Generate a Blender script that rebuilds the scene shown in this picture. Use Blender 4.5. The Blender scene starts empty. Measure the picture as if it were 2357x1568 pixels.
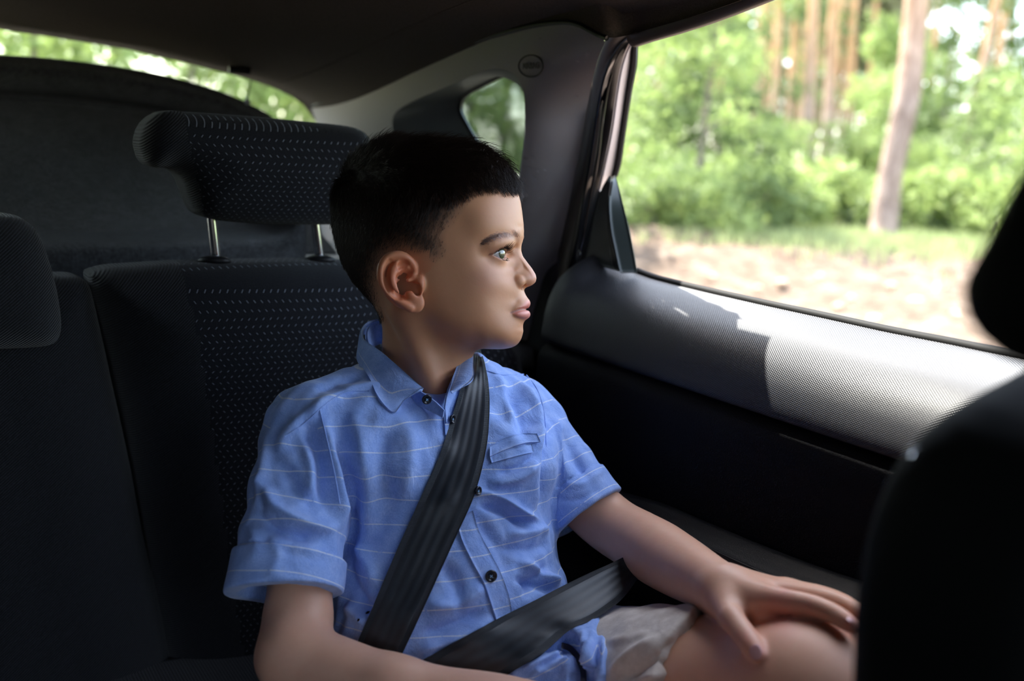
import bpy, bmesh, math, random
import numpy as np
from mathutils import Vector, Matrix
from mathutils.bvhtree import BVHTree
from mathutils.geometry import tessellate_polygon
rng = np.random.default_rng(7)
SC = bpy.context.scene
COL = SC.collection
# ---------------------------------------------------------------- camera (world: +X car's left side, +Y rearwards, z up, ground z=0)
F = 2357 * 35.0 / 36.0; CX, CY = 1178.5, 784.0; CAMZ = 1.22
_th, _p, _r = math.radians(32.8), math.radians(10.5), math.radians(3.4)
_f = np.array([math.sin(_th)*math.cos(_p), math.cos(_th)*math.cos(_p), -math.sin(_p)])
_R = np.array([math.cos(_th), -math.sin(_th), 0.0]); _U = np.cross(_R, _f)
R_ = _R*math.cos(_r) + _U*math.sin(_r); U_ = _U*math.cos(_r) - _R*math.sin(_r)
M3 = np.stack([R_, U_, -_f], axis=1)            # cam coords -> world
CAM0 = np.array([0.0, 0.0, CAMZ])
def c2w(p): return np.asarray(p, float) @ M3.T + CAM0
def w2c(p): return (np.asarray(p, float) - CAM0) @ M3
def C(px, py, d): return np.array([(px-CX)/F*d, (CY-py)/F*d, -d])
def W(px, py, d): return c2w(C(px, py, d))
def pix(pw):
    c = w2c(pw); return CX + F*c[..., 0]/-c[..., 2], CY - F*c[..., 1]/-c[..., 2], -c[..., 2]
def on(px, py, axis, val):                        # where the sight line of a pixel meets the plane axis = val (z relative to the eye)
    v = M3 @ C(px, py, 1.0); t = val / v[axis]; return CAM0 + v*t
def onX(px, py, X): return on(px, py, 0, X)
def onY(px, py, Y): return on(px, py, 1, Y)
cam_d = bpy.data.cameras.new('camera'); cam = bpy.data.objects.new('camera', cam_d); COL.objects.link(cam)
cam.matrix_world = Matrix([[*M3[0], 0], [*M3[1], 0], [*M3[2], CAMZ], [0, 0, 0, 1]])
cam_d.lens = 35; cam_d.sensor_width = 36; cam_d.clip_start = 0.02; cam_d.clip_end = 500
cam_d.dof.use_dof = True; cam_d.dof.focus_distance = 0.93; cam_d.dof.aperture_fstop = 3.4
SC.camera = cam
# ---------------------------------------------------------------- objects
def tag(o, label=None, cat=None, group=None, kind=None):
    if label: o['label'] = label
    if cat: o['category'] = cat
    if group: o['group'] = group
    if kind: o['kind'] = kind
    return o
def empty(name, loc=(0, 0, 0)):
    o = bpy.data.objects.new(name, None); o.location = [float(v) for v in loc]; o.empty_display_size = .05; COL.objects.link(o); return o
def link(name, me, mat=None, parent=None, loc=None):
    o = bpy.data.objects.new(name, me); COL.objects.link(o)
    if mat is not None: me.materials.append(mat)
    if parent is not None:
        o.parent = parent; pl = parent.location
        o.matrix_parent_inverse = Matrix.Translation(-Vector(pl)) if parent.parent is None else Matrix.Identity(4)
    return o
def mesh(name, V, Fc, mat=None, parent=None, smooth=True, attrs=None, kind=None):
    V = np.asarray(V, float); me = bpy.data.meshes.new(name)
    if isinstance(Fc, np.ndarray) and Fc.ndim == 2:
        n, k = Fc.shape
        me.vertices.add(len(V)); me.vertices.foreach_set('co', V.astype(np.float32).ravel())
        me.loops.add(n*k); me.loops.foreach_set('vertex_index', Fc.astype(np.int32).ravel())
        me.polygons.add(n); me.polygons.foreach_set('loop_start', np.arange(0, n*k, k, dtype=np.int32))
        try: me.polygons.foreach_set('loop_total', np.full(n, k, dtype=np.int32))
        except Exception: pass
    else:
        me.from_pydata([tuple(v) for v in V], [], [tuple(int(i) for i in f) for f in Fc])
    me.update(calc_edges=True)
    me.polygons.foreach_set('use_smooth', np.full(len(me.polygons), smooth))
    if attrs:
        for k, a in attrs.items():
            a = np.asarray(a, np.float32)
            if a.ndim == 1:
                at = me.attributes.new(k, 'FLOAT', 'POINT'); at.data.foreach_set('value', a)
            elif a.shape[1] == 3:
                at = me.attributes.new(k, 'FLOAT_VECTOR', 'POINT'); at.data.foreach_set('vector', a.ravel())
            else:
                at = me.attributes.new(k, 'FLOAT_COLOR', 'POINT'); at.data.foreach_set('color', a.ravel())
    o = link(name, me, mat, parent)
    if kind: o['kind'] = kind
    return o
def grid_faces(n, m, wrap_n=False, wrap_m=False, off=0):
    I, J = np.meshgrid(np.arange(n if wrap_n else n-1), np.arange(m if wrap_m else m-1), indexing='ij')
    I2, J2 = (I+1) % n, (J+1) % m
    return np.stack([I*m+J, I2*m+J, I2*m+J2, I*m+J2], -1).reshape(-1, 4) + off
def resample(P, n, closed=False, smooth=True):
    P = np.asarray(P, float)
    if closed: P = np.vstack([P, P[:1]])
    k = len(P)
    if smooth and k > 2:                          # Catmull-Rom
        Q = []
        for i in range(k-1):
            p0 = P[i-1] if i > 0 else (P[-2] if closed else 2*P[0]-P[1]); p1, p2 = P[i], P[i+1]
            p3 = P[i+2] if i+2 < k else (P[1] if closed else 2*P[-1]-P[-2])
            t = np.linspace(0, 1, 12, endpoint=False)[:, None]
            Q.append(.5*((2*p1) + (p2-p0)*t + (2*p0-5*p1+4*p2-p3)*t*t + (3*p1-p0-3*p2+p3)*t**3))
        P = np.vstack(Q + [P[-1:]])
    s = np.concatenate([[0], np.cumsum(np.linalg.norm(np.diff(P, axis=0), axis=1))])
    t = np.linspace(0, s[-1], n+1)[:-1] if closed else np.linspace(0, s[-1], n)
    return np.stack([np.interp(t, s, P[:, i]) for i in range(P.shape[1])], 1)
def tube(path, rad, n=12, closed=False, flat=None, cap=True):
    path = np.asarray(path, float); m = len(path); rad = np.broadcast_to(np.asarray(rad, float), (m,))
    T = np.roll(path, -1, 0)-np.roll(path, 1, 0) if closed else np.gradient(path, axis=0)
    T /= np.linalg.norm(T, axis=1)[:, None]+1e-12
    up = np.array([0, 0, 1.]) if abs(T[0, 2]) < .9 else np.array([1., 0, 0])
    V = []; a = np.linspace(0, 2*math.pi, n, endpoint=False); N = np.cross(T[0], up); N /= np.linalg.norm(N)
    for i in range(m):
        N = N - T[i]*np.dot(N, T[i]); N /= np.linalg.norm(N); B = np.cross(T[i], N)
        V.append(path[i] + rad[i]*(np.cos(a)[:, None]*N + np.sin(a)[:, None]*B*(flat or 1)))
    V = np.vstack(V); Fq = grid_faces(m, n, wrap_n=closed, wrap_m=True).tolist()
    if cap and not closed:
        Fq.append(list(range(n))[::-1]); Fq.append(list(range((m-1)*n, m*n)))
    return V, Fq
def join(parts):
    V, Fc, o = [], [], 0
    for v, f in parts:
        V.append(np.asarray(v)); Fc += [[int(i)+o for i in q] for q in f]; o += len(v)
    return np.vstack(V), Fc
def sheet(rows, thick, n=40, m=None, smooth=True, nrm=None):
    """closed slab lofted through polylines (rows), thick metres along the surface normal"""
    G = np.stack([resample(r, n, smooth=smooth) for r in rows])
    if m: G = np.stack([resample(G[:, j], m) for j in range(n)], 1)
    k = G.shape[0]
    du = np.gradient(G, axis=0); dv = np.gradient(G, axis=1); N = np.cross(du, dv); N /= np.linalg.norm(N, axis=2)[..., None]+1e-12
    A = G+N*thick/2; B = G-N*thick/2
    V = np.vstack([A.reshape(-1, 3), B.reshape(-1, 3)]); a = grid_faces(k, n); b = a[:, ::-1]+k*n
    ring = [j for j in range(n)] + [i*n+n-1 for i in range(1, k)] + [(k-1)*n+j for j in range(n-2, -1, -1)] + [i*n for i in range(k-2, 0, -1)]
    r2 = np.roll(ring, -1); side = np.stack([r2, np.array(ring), np.array(ring)+k*n, r2+k*n], 1)
    return V, np.vstack([a, b, side]), G
def box(lo, hi, bev=.0, seg=3):
    bm = bmesh.new(); bmesh.ops.create_cube(bm, size=1)
    lo, hi = np.array(lo, float), np.array(hi, float)
    for v in bm.verts: v.co = Vector((lo+hi)/2 + np.array(v.co)*(hi-lo))
    if bev: bmesh.ops.bevel(bm, geom=bm.edges[:], offset=bev, segments=seg, affect='EDGES', profile=.5)
    V = np.array([v.co[:] for v in bm.verts]); Fc = [[v.index for v in f.verts] for f in bm.faces]; bm.free(); return V, Fc
def prism(outline, ext, bev=0, seg=4):
    """outline: closed 3D polygon; ext: extrusion vector; bevelled"""
    bm = bmesh.new(); vs = [bm.verts.new(tuple(p)) for p in outline]; f = bm.faces.new(vs)
    r = bmesh.ops.extrude_face_region(bm, geom=[f]); nv = [g for g in r['geom'] if isinstance(g, bmesh.types.BMVert)]
    for v in nv: v.co += Vector(ext)
    bmesh.ops.recalc_face_normals(bm, faces=bm.faces[:])
    if bev:
        bm.edges.ensure_lookup_table()
        big = [e for e in bm.edges if any(len(g.verts) > 4 for g in e.link_faces)]
        bmesh.ops.bevel(bm, geom=big, offset=bev, segments=seg, affect='EDGES', profile=.5)
    bm.verts.index_update(); V = np.array([v.co[:] for v in bm.verts]); Fc = [[v.index for v in f.verts] for f in bm.faces]; bm.free(); return V, Fc
# ---------------------------------------------------------------- materials
def mat(name, col, rough=.6, spec=.5, metal=0., build=None, **kw):
    m = bpy.data.materials.new(name); m.use_nodes = True; nt = m.node_tree; b = nt.nodes['Principled BSDF']
    b.inputs['Base Color'].default_value = (*col, 1); b.inputs['Roughness'].default_value = rough
    b.inputs['Specular IOR Level'].default_value = spec; b.inputs['Metallic'].default_value = metal
    for k, v in kw.items(): b.inputs[k.replace('_', ' ')].default_value = v
    if build: build(nt, b)
    return m
def nd(nt, t, **kw):
    n = nt.nodes.new(t)
    for k, v in kw.items():
        if k.startswith('i_'): n.inputs[k[2:].replace('_', ' ')].default_value = v
        else: setattr(n, k, v)
    return n
def L(nt, a, b): nt.links.new(a, b)
def mth(nt, op, a, b=None, c=None, clamp=False):
    n = nd(nt, 'ShaderNodeMath', operation=op, use_clamp=clamp)
    for i, x in enumerate((a, b, c)):
        if x is None: continue
        if isinstance(x, (int, float)): n.inputs[i].default_value = x
        else: L(nt, x, n.inputs[i])
    return n.outputs[0]
def mixc(nt, fac, a, b):
    n = nd(nt, 'ShaderNodeMix', data_type='RGBA')
    for i, x in ((0, fac), (6, a), (7, b)):
        if isinstance(x, tuple): n.inputs[i].default_value = (*x, 1) if len(x) == 3 else x
        elif isinstance(x, (int, float)): n.inputs[i].default_value = x
        else: L(nt, x, n.inputs[i])
    return n.outputs[2]
def ramp(nt, fac, stops, interp='LINEAR'):
    n = nd(nt, 'ShaderNodeValToRGB'); cr = n.color_ramp; cr.interpolation = interp
    while len(cr.elements) < len(stops): cr.elements.new(.5)
    for e, (p, c) in zip(cr.elements, stops): e.position = p; e.color = (*c, 1) if len(c) == 3 else c
    L(nt, fac, n.inputs[0]); return n.outputs[0]
def noise(nt, scale, detail=3, rough=.5, vec=None, dist=0):
    n = nd(nt, 'ShaderNodeTexNoise'); n.inputs['Scale'].default_value = scale; n.inputs['Detail'].default_value = detail
    n.inputs['Roughness'].default_value = rough; n.inputs['Distortion'].default_value = dist
    if vec is None: vec = geo(nt)
    L(nt, vec, n.inputs['Vector']); return n.outputs['Fac']
def geo(nt): return nd(nt, 'ShaderNodeNewGeometry').outputs['Position']
def bump(nt, b, h, dist, strength=1.0, base=None):
    n = nd(nt, 'ShaderNodeBump'); n.inputs['Distance'].default_value = dist; n.inputs['Strength'].default_value = strength
    L(nt, h, n.inputs['Height'])
    if base is not None: L(nt, base, n.inputs['Normal'])
    L(nt, n.outputs[0], b.inputs['Normal']); return n.outputs[0]
def attr(nt, name): return nd(nt, 'ShaderNodeAttribute', attribute_name=name)
def sep(nt, v):
    n = nd(nt, 'ShaderNodeSeparateXYZ'); L(nt, v, n.inputs[0]); return n.outputs
def comb(nt, x, y, z):
    n = nd(nt, 'ShaderNodeCombineXYZ')
    for i, a in enumerate((x, y, z)):
        if isinstance(a, (int, float)): n.inputs[i].default_value = a
        else: L(nt, a, n.inputs[i])
    return n.outputs[0]
SUN_AZ, SKY, SUNE, SUNV, EXPO = 4, .38, 8.0, (.015, .62, 1.0), 2.0
# ---------------------------------------------------------------- signed-distance sculpting, meshed by surface nets (cam coords, metres)
def smin(a, b, k):
    h = np.maximum(k-np.abs(a-b), 0)/k; return np.minimum(a, b)-h*h*k*.25
def smax(a, b, k): return -smin(-a, -b, k)
class SDF:
    def __init__(s): s.ops = []
    def add(s, mode, fn, cen, rad, k=.01, tagv=0): s.ops.append((mode, fn, np.asarray(cen, float), rad, k, tagv)); return s
    def cone(s, a, b, ra, rb, k=.01, mode='u', flat=None, tagv=0):
        a, b = np.asarray(a, float), np.asarray(b, float); ab = b-a; L2 = ab@ab; L_ = math.sqrt(L2)
        if flat is not None: fd, fs = np.asarray(flat[0], float), flat[1]; fd = fd/np.linalg.norm(fd)
        def fn(P):
            q = P-a; t = np.clip(q@ab/L2, 0, 1)
            v = q-t[:, None]*ab
            if flat is not None:
                c = v@fd; v = v+(c*(1/fs-1))[:, None]*fd
            d = np.sqrt((v*v).sum(1))-(ra+(rb-ra)*t)
            return d if flat is None else d*min(1, fs) if fs < 1 else d
        s.add(mode, fn, (a+b)/2, L_/2+max(ra, rb)*(max(1, flat[1]) if flat else 1), k, tagv); return s
    def chain(s, pts, rads, k=.004, mode='u', tagv=0):
        for i in range(len(pts)-1): s.cone(pts[i], pts[i+1], rads[i], rads[i+1], k, mode, tagv=tagv)
        return s
    def ell(s, c, r, ax=None, k=.01, mode='u', tagv=0):
        c, r = np.asarray(c, float), np.asarray(r, float); ax = np.eye(3) if ax is None else np.asarray(ax, float)
        def fn(P):
            q = (P-c)@ax.T; k0 = np.sqrt(((q/r)**2).sum(1)); k1 = np.sqrt(((q/(r*r))**2).sum(1))
            return k0*(k0-1)/(k1+1e-9)
        s.add(mode, fn, c, r.max(), k, tagv); return s
    def plane(s, p, n, k=.001):                   # keep the side n points away from
        p, n = np.asarray(p, float), np.asarray(n, float); n = n/np.linalg.norm(n)
        s.add('i', lambda P: (P-p)@n, p, 9., k); return s
    def ev(s, P, cen=None, h=None):
        d = np.full(len(P), .06)
        for mode, fn, c, r, k, _ in s.ops:
            if cen is not None and r < 5:
                if np.linalg.norm(cen-c) > h+r+k+.004: continue
            v = fn(P)
            if mode == 'u': d = smin(d, v, k)
            elif mode == 's': d = smax(d, -v, k)
            elif mode == 'i': d = smax(d, v, k)
            elif mode == 'o': d = d + v           # additive offset
        return d
    def grad(s, P, e=4e-4):
        G = np.zeros_like(P)
        for i in range(3):
            D = np.zeros(3); D[i] = e; G[:, i] = s.evb(P+D)-s.evb(P-D)
        return G/(np.linalg.norm(G, axis=1)[:, None]+1e-9)
    def evb(s, P, cell=.03):                      # blocked evaluation of scattered points
        key = np.floor(P/cell).astype(int); out = np.empty(len(P))
        u, inv = np.unique(key, axis=0, return_inverse=True); inv = inv.ravel(); order = np.argsort(inv, kind='stable')
        st = np.searchsorted(inv[order], np.arange(len(u)+1))
        for i in range(len(u)):
            ix = order[st[i]:st[i+1]]; out[ix] = s.ev(P[ix], (u[i]+.5)*cell, cell*.9)
        return out
    def mesh(s, lo, hi, h, B=14, smooth=1):
        lo, hi = np.asarray(lo, float), np.asarray(hi, float); bs = B*h
        nb = np.ceil((hi-lo)/bs).astype(int)
        I = np.stack(np.meshgrid(*[np.arange(n) for n in nb], indexing='ij'), -1).reshape(-1, 3)
        cc = lo+(I+.5)*bs; dc = s.evb(cc, cell=bs*3) if False else s.ev(cc)
        I = I[np.abs(dc) < bs*.87*1.35+.002]
        g = np.arange(B+1); GX = np.stack(np.meshgrid(g, g, g, indexing='ij'), -1).reshape(-1, 3)
        big = 1 << 20; CK, CP, Q = [], [], []
        corners = [(i, j, k) for i in (0, 1) for j in (0, 1) for k in (0, 1)]
        edges = [(a, b) for a in range(8) for b in range(a+1, 8) if sum(abs(corners[a][q]-corners[b][q]) for q in range(3)) == 1]
        for blk in I:
            P = lo+(blk*B+GX)*h; D = s.ev(P, lo+(blk+.5)*bs, bs*.87).reshape(B+1, B+1, B+1)
            sg = D < 0
            if sg.all() or not sg.any(): continue
            cs = [sg[c[0]:B+c[0], c[1]:B+c[1], c[2]:B+c[2]] for c in corners]
            n = sum(c.astype(int) for c in cs); act = (n > 0) & (n < 8); ix = np.argwhere(act)
            cd = np.stack([D[c[0]:B+c[0], c[1]:B+c[1], c[2]:B+c[2]][act] for c in corners], 1)
            acc = np.zeros((len(ix), 3)); cnt = np.zeros(len(ix))
            for a, b in edges:
                da, db = cd[:, a], cd[:, b]; m = (da < 0) != (db < 0); t = np.where(m, da/(da-db+1e-20), 0)
                ca, cb = np.array(corners[a]), np.array(corners[b])
                acc += np.where(m[:, None], ca+(cb-ca)*t[:, None], 0); cnt += m
            gi = ix+blk*B; CK.append((gi[:, 0]*big+gi[:, 1])*big+gi[:, 2]); CP.append(lo+(gi+acc/cnt[:, None])*h)
            for ax in range(3):
                sl0 = [slice(0, B)]*3; sl1 = list(sl0); sl1[ax] = slice(1, B+1)
                a_, b_ = sg[tuple(sl0)], sg[tuple(sl1)]; e = np.argwhere(a_ != b_)
                if not len(e): continue
                fl = a_[tuple(e.T)]; ge = e+blk*B; u, v = (ax+1) % 3, (ax+2) % 3
                q = []
                for du, dv in ((0, 0), (-1, 0), (-1, -1), (0, -1)):
                    gg = ge.copy(); gg[:, u] += du; gg[:, v] += dv; q.append((gg[:, 0]*big+gg[:, 1])*big+gg[:, 2])
                q = np.stack(q, 1); q[~fl] = q[~fl][:, ::-1]; Q.append(q)
        K = np.concatenate(CK); Pn = np.vstack(CP); Q = np.vstack(Q)
        o = np.argsort(K); K, Pn = K[o], Pn[o]
        fi = np.searchsorted(K, Q); fi = np.clip(fi, 0, len(K)-1); ok = (K[fi] == Q).all(1); fi = fi[ok]
        for _ in range(smooth): Pn = lap(Pn, fi, .5); Pn = lap(Pn, fi, -.3)
        return Pn, fi
def lap(V, Fq, w):
    a = np.concatenate([Fq[:, i] for i in range(4)]*2); b = np.concatenate([Fq[:, (i+1) % 4] for i in range(4)]+[Fq[:, (i-1) % 4] for i in range(4)])
    S = np.zeros_like(V); n = np.bincount(a, minlength=len(V)).astype(float)
    for c in range(3): S[:, c] = np.bincount(a, weights=V[b, c], minlength=len(V))
    n[n == 0] = 1; return V+w*(S/n[:, None]-V)*(n > 0)[:, None]
def normals(V, Fq):
    Fq = np.asarray(Fq); a, b, c, d = (V[Fq[:, i]] for i in range(4)); n = np.cross(c-a, d-b); N = np.zeros_like(V)
    for i in range(4):
        for k in range(3): N[:, k] += np.bincount(Fq[:, i], weights=n[:, k], minlength=len(V))
    return N/(np.linalg.norm(N, axis=1)[:, None]+1e-12)
def keep(V, Fq, mask):                           # drop vertices
    m = mask[Fq].all(1); Fq = Fq[m]; used = np.zeros(len(V), bool); used[Fq] = True; idx = np.cumsum(used)-1
    return V[used], idx[Fq], used
def pdist(px, py, pts):                           # distance of pixels to a polyline; also the param 0..1 and the signed side
    pts = np.asarray(pts, float); best = np.full(px.shape, 1e9); tt = np.zeros(px.shape); sd = np.zeros(px.shape); n = len(pts)-1
    for i in range(n):
        a, b = pts[i, :2], pts[i+1, :2]; ab = b-a; l2 = ab@ab+1e-9
        t = np.clip(((px-a[0])*ab[0]+(py-a[1])*ab[1])/l2, 0, 1)
        dx, dy = px-a[0]-t*ab[0], py-a[1]-t*ab[1]; d = np.hypot(dx, dy); m = d < best
        best = np.where(m, d, best); tt = np.where(m, (i+t)/n, tt); sd = np.where(m, np.sign(ab[0]*dy-ab[1]*dx), sd)
    return best, tt, sd
def inpoly(x, y, poly):
    poly = np.asarray(poly, float); r = np.zeros(x.shape, bool); n = len(poly)
    for i in range(n):
        x1, y1 = poly[i]; x2, y2 = poly[(i+1) % n]
        if y1 == y2: continue
        c = ((y1 > y) != (y2 > y)) & (x < (x2-x1)*(y-y1)/(y2-y1)+x1); r ^= c
    return r
def vnoise(P, s, seed=0):                         # cheap smooth 3D noise in [-1,1]
    r = np.random.default_rng(seed); o = np.zeros(len(P))
    for i in range(9):
        k = r.normal(size=3); k *= s*(1.1+.9*r.random())/np.linalg.norm(k); o += np.sin(P@k*2*math.pi+r.random()*7)
    return o/4.
# ================================================================ the car
def plastic(name, col, rough=.55, scale=900, dist=.0004, strength=.5, spec=.35):
    def bd(nt, b):
        pos = geo(nt); v = nd(nt, 'ShaderNodeTexVoronoi', feature='F1'); v.inputs['Scale'].default_value = scale; L(nt, pos, v.inputs['Vector'])
        bump(nt, b, v.outputs['Distance'], dist, strength)
    return mat(name, col, rough, spec, build=bd)
M_trim = plastic('pillar_plastic', (.30, .28, .285), .38, 700, .0005, .35)
M_black = plastic('black_plastic', (.012, .012, .014), .45, 800, .0004, .4)
M_lower = plastic('lower_door_plastic', (.004, .004, .006), .7, 600, .0006, .5, .15)
M_rubber = mat('black_rubber', (.010, .010, .011), .42, .45)
M_gloss = mat('glossy_black_trim', (.006, .006, .007), .12, .5)
M_green = mat('lit_face_trim', (.030, .040, .038), .38, .5)
M_paint = mat('pale_body_paint', (.72, .58, .52), .25, .5)
M_chrome = mat('chrome', (.75, .76, .78), .12, .5, 1.0)
def head_build(nt, b):
    pos = geo(nt); vm = nd(nt, 'ShaderNodeVectorMath', operation='MULTIPLY'); L(nt, pos, vm.inputs[0]); vm.inputs[1].default_value = (260, 900, 900)
    n = noise(nt, 1, 3, .6, vm.outputs[0]); L(nt, ramp(nt, n, [(.3, (.075, .062, .054)), (.7, (.125, .105, .092))]), b.inputs['Base Color']); bump(nt, b, n, .0012, .5)
M_liner = mat('headliner_fabric', (.04, .035, .033), .95, .1, build=head_build)
def dash_build(nt, b):                            # panel skin: fine rows of dimples
    uv = attr(nt, 'pan').outputs['Vector']; s = sep(nt, uv)
    a = mth(nt, 'SINE', mth(nt, 'MULTIPLY', s[0], 2*math.pi/.0030)); c = mth(nt, 'SINE', mth(nt, 'MULTIPLY', s[1], 2*math.pi/.0024))
    h = mth(nt, 'MULTIPLY', a, c); n = noise(nt, 300, 2); bump(nt, b, mth(nt, 'ADD', h, mth(nt, 'MULTIPLY', n, .3)), .0008, .38)
M_panel = mat('door_panel_skin', (.017, .018, .023), .46, .5, build=dash_build)
def carpet_build(nt, b):
    pos = geo(nt); n = noise(nt, 260, 4, .8, pos); n2 = noise(nt, 60, 3, .6, pos); L(nt, ramp(nt, mth(nt, 'ADD', mth(nt, 'MULTIPLY', n, .7), mth(nt, 'MULTIPLY', n2, .3)), [(.40, (.012, .012, .014)), (.60, (.11, .11, .125)), (.76, (.34, .34, .38))]), b.inputs['Base Color'])
    bump(nt, b, n, .006, .9)
M_carpet = mat('boot_carpet', (.01, .01, .012), .95, .1, build=carpet_build, Sheen_Weight=.6)
def twill_build(nt, b):
    pos = geo(nt); s = sep(nt, pos); w = mth(nt, 'SINE', mth(nt, 'MULTIPLY', mth(nt, 'ADD', mth(nt, 'MULTIPLY', s[0], .9), mth(nt, 'MULTIPLY', s[2], -1.0)), 2*math.pi/.0030))
    n = noise(nt, 500, 2); L(nt, ramp(nt, mth(nt, 'ADD', mth(nt, 'MULTIPLY', w, .35), n), [(.3, (.004, .0045, .006)), (.9, (.022, .024, .030))]), b.inputs['Base Color']); bump(nt, b, w, .0007, .6)
M_twill = mat('seat_twill', (.02, .02, .028), .8, .25, build=twill_build, Sheen_Weight=.15)
def dots_build(nt, b):                            # patterned centre: little pale dashes in staggered rows on black
    uv = attr(nt, 'uvs').outputs['Vector']; s = sep(nt, uv); P_ = .0080
    row = mth(nt, 'FLOOR', mth(nt, 'DIVIDE', s[1], P_*.8)); off = mth(nt, 'MULTIPLY', mth(nt, 'MODULO', mth(nt, 'ABSOLUTE', row), 2), .5)
    fx = mth(nt, 'SUBTRACT', mth(nt, 'FRACT', mth(nt, 'ADD', mth(nt, 'DIVIDE', s[0], P_), off)), .5); fy = mth(nt, 'SUBTRACT', mth(nt, 'FRACT', mth(nt, 'DIVIDE', s[1], P_*.8)), .5)
    sgn = mth(nt, 'SUBTRACT', mth(nt, 'MULTIPLY', mth(nt, 'MODULO', mth(nt, 'ABSOLUTE', mth(nt, 'FLOOR', mth(nt, 'DIVIDE', row, 2))), 2), 2), 1)
    lx = mth(nt, 'ADD', fx, mth(nt, 'MULTIPLY', mth(nt, 'MULTIPLY', fy, sgn), .8)); m = mth(nt, 'MULTIPLY', mth(nt, 'LESS_THAN', mth(nt, 'ABSOLUTE', lx), .065), mth(nt, 'LESS_THAN', mth(nt, 'ABSOLUTE', fy), .14))
    hole = mth(nt, 'LESS_THAN', mth(nt, 'ADD', mth(nt, 'MULTIPLY', fx, fx), mth(nt, 'MULTIPLY', fy, fy)), .05)
    rnd = noise(nt, 120, 2, .5); m = mth(nt, 'MULTIPLY', m, mth(nt, 'ADD', .25, rnd))
    n = noise(nt, 900, 2); basec = mixc(nt, n, (.003, .0035, .005), (.014, .015, .020))
    c = mixc(nt, hole, basec, (.002, .002, .004)); L(nt, mixc(nt, m, c, (.26, .29, .34)), b.inputs['Base Color'])
    bump(nt, b, mth(nt, 'SUBTRACT', n, mth(nt, 'MULTIPLY', hole, 1.2)), .0010, .6)
M_dots = mat('patterned_seat_cloth', (.01, .01, .015), .85, .2, build=dots_build, Sheen_Weight=.10)
def glass(name, tint=(1, 1, 1), k=1.0):
    m = bpy.data.materials.new(name); m.use_nodes = True; nt = m.node_tree; nt.nodes.clear(); o = nd(nt, 'ShaderNodeOutputMaterial')
    t = nd(nt, 'ShaderNodeBsdfTransparent'); t.inputs[0].default_value = (*tint, 1); g = nd(nt, 'ShaderNodeBsdfGlossy'); g.inputs['Roughness'].default_value = .0
    f = nd(nt, 'ShaderNodeFresnel'); f.inputs[0].default_value = 1.45; mx = nd(nt, 'ShaderNodeMixShader'); L(nt, mth(nt, 'MULTIPLY', f.outputs[0], k), mx.inputs[0]); L(nt, t.outputs[0], mx.inputs[1]); L(nt, g.outputs[0], mx.inputs[2]); L(nt, mx.outputs[0], o.inputs[0]); return m
G_clear = glass('clear_glass', (.96, .98, .97), .5); G_tint = glass('tinted_glass', (.70, .86, .82), .8); G_rear = glass('rear_glass', (.86, .93, .82), .5)
def st(name, V, Fc, m, parent=None, **k):
    o = mesh(name, V, Fc, m, parent, **k)
    if parent is None: o['kind'] = 'structure'
    return o
def zz(z): return CAMZ+z
def flatpoly(outer, holes, m, name, parent=None, bulge=None, sub=0, thick=None, bev=0):
    loops = [[Vector(p) for p in outer]]+[[Vector(p) for p in h] for h in holes]
    tri = tessellate_polygon(loops); V = np.array([p[:] for lp in loops for p in lp]); bm = bmesh.new(); vs = [bm.verts.new(v) for v in V]
    for t in tri:
        try: bm.faces.new([vs[i] for i in t])
        except ValueError: pass
    if sub: bmesh.ops.subdivide_edges(bm, edges=bm.edges[:], cuts=sub, use_grid_fill=True)
    bm.verts.index_update(); bmesh.ops.triangulate(bm, faces=bm.faces[:])
    V = np.array([v.co[:] for v in bm.verts]); Fc = [[v.index for v in f.verts] for f in bm.faces]; bm.free()
    if bulge is not None: V = bulge(V)
    return V, Fc
# ---- headliner: height field over X,Y with the curved rear-window cut
ceilZ = lambda X, Y: .215-.05*((X)/.62)**2-.05*np.maximum(0, (Y-.9))**1.3*1.0
def ceil_of(px, py):
    v = M3@C(px, py, 1.0)
    for t in np.linspace(.3, 3, 1500):
        p = v*t
        if p[2] > ceilZ(p[0], p[1]): return p
    return v*2.
RW = [(-260,0),(-120,40),(0,68),(150,90),(300,115),(430,146),(550,176),(620,198),(680,226),(712,252),(730,288)]
rw3 = [ (CAM0+0)*0+onY(x, y, 1.72)-CAM0 for x, y in RW]
# liner grid: rows from the windscreen (Y=-.5) to the rear edge, columns across the car
xs = np.linspace(-.66, 1, 70)
def rear_edge(X):
    P = np.array(rw3); return np.interp(X, P[:, 0], P[:, 2])
roof = []
XL, XR_ = -.66, .665
for X in np.linspace(XL, XR_, 60):
    col_ = []
    Xe = min(X, .60); zr = np.interp(X if X > rw3[0][0] else -X+2*0, [p[0] for p in rw3], [p[2] for p in rw3]) if X > -.2 else .150-.02*((X+.0)/.6)**2
    for Y in np.linspace(-.60, 1.72, 60):
        z0 = .218-.062*(abs(X)/.66)**2.6-.030*max(0, (.1-Y))**1.5; t = np.clip((Y-.75)/(1.72-.75), 0, 1); t = t*t*(3-2*t); col_.append((X, Y, zz(z0*(1-t)+zr*t)))
    roof.append(col_)
roof = np.array(roof); n1, n2 = roof.shape[:2]
Vr = np.vstack([roof.reshape(-1, 3), roof.reshape(-1, 3)+[0, 0, .035]]); a = grid_faces(n1, n2); ring = [j for j in range(n2)]+[i*n2+n2-1 for i in range(1, n1)]+[(n1-1)*n2+j for j in range(n2-2, -1, -1)]+[i*n2 for i in range(n1-2, 0, -1)]
r2 = np.roll(ring, -1); side = np.stack([r2, np.array(ring), np.array(ring)+n1*n2, r2+n1*n2], 1)
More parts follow.
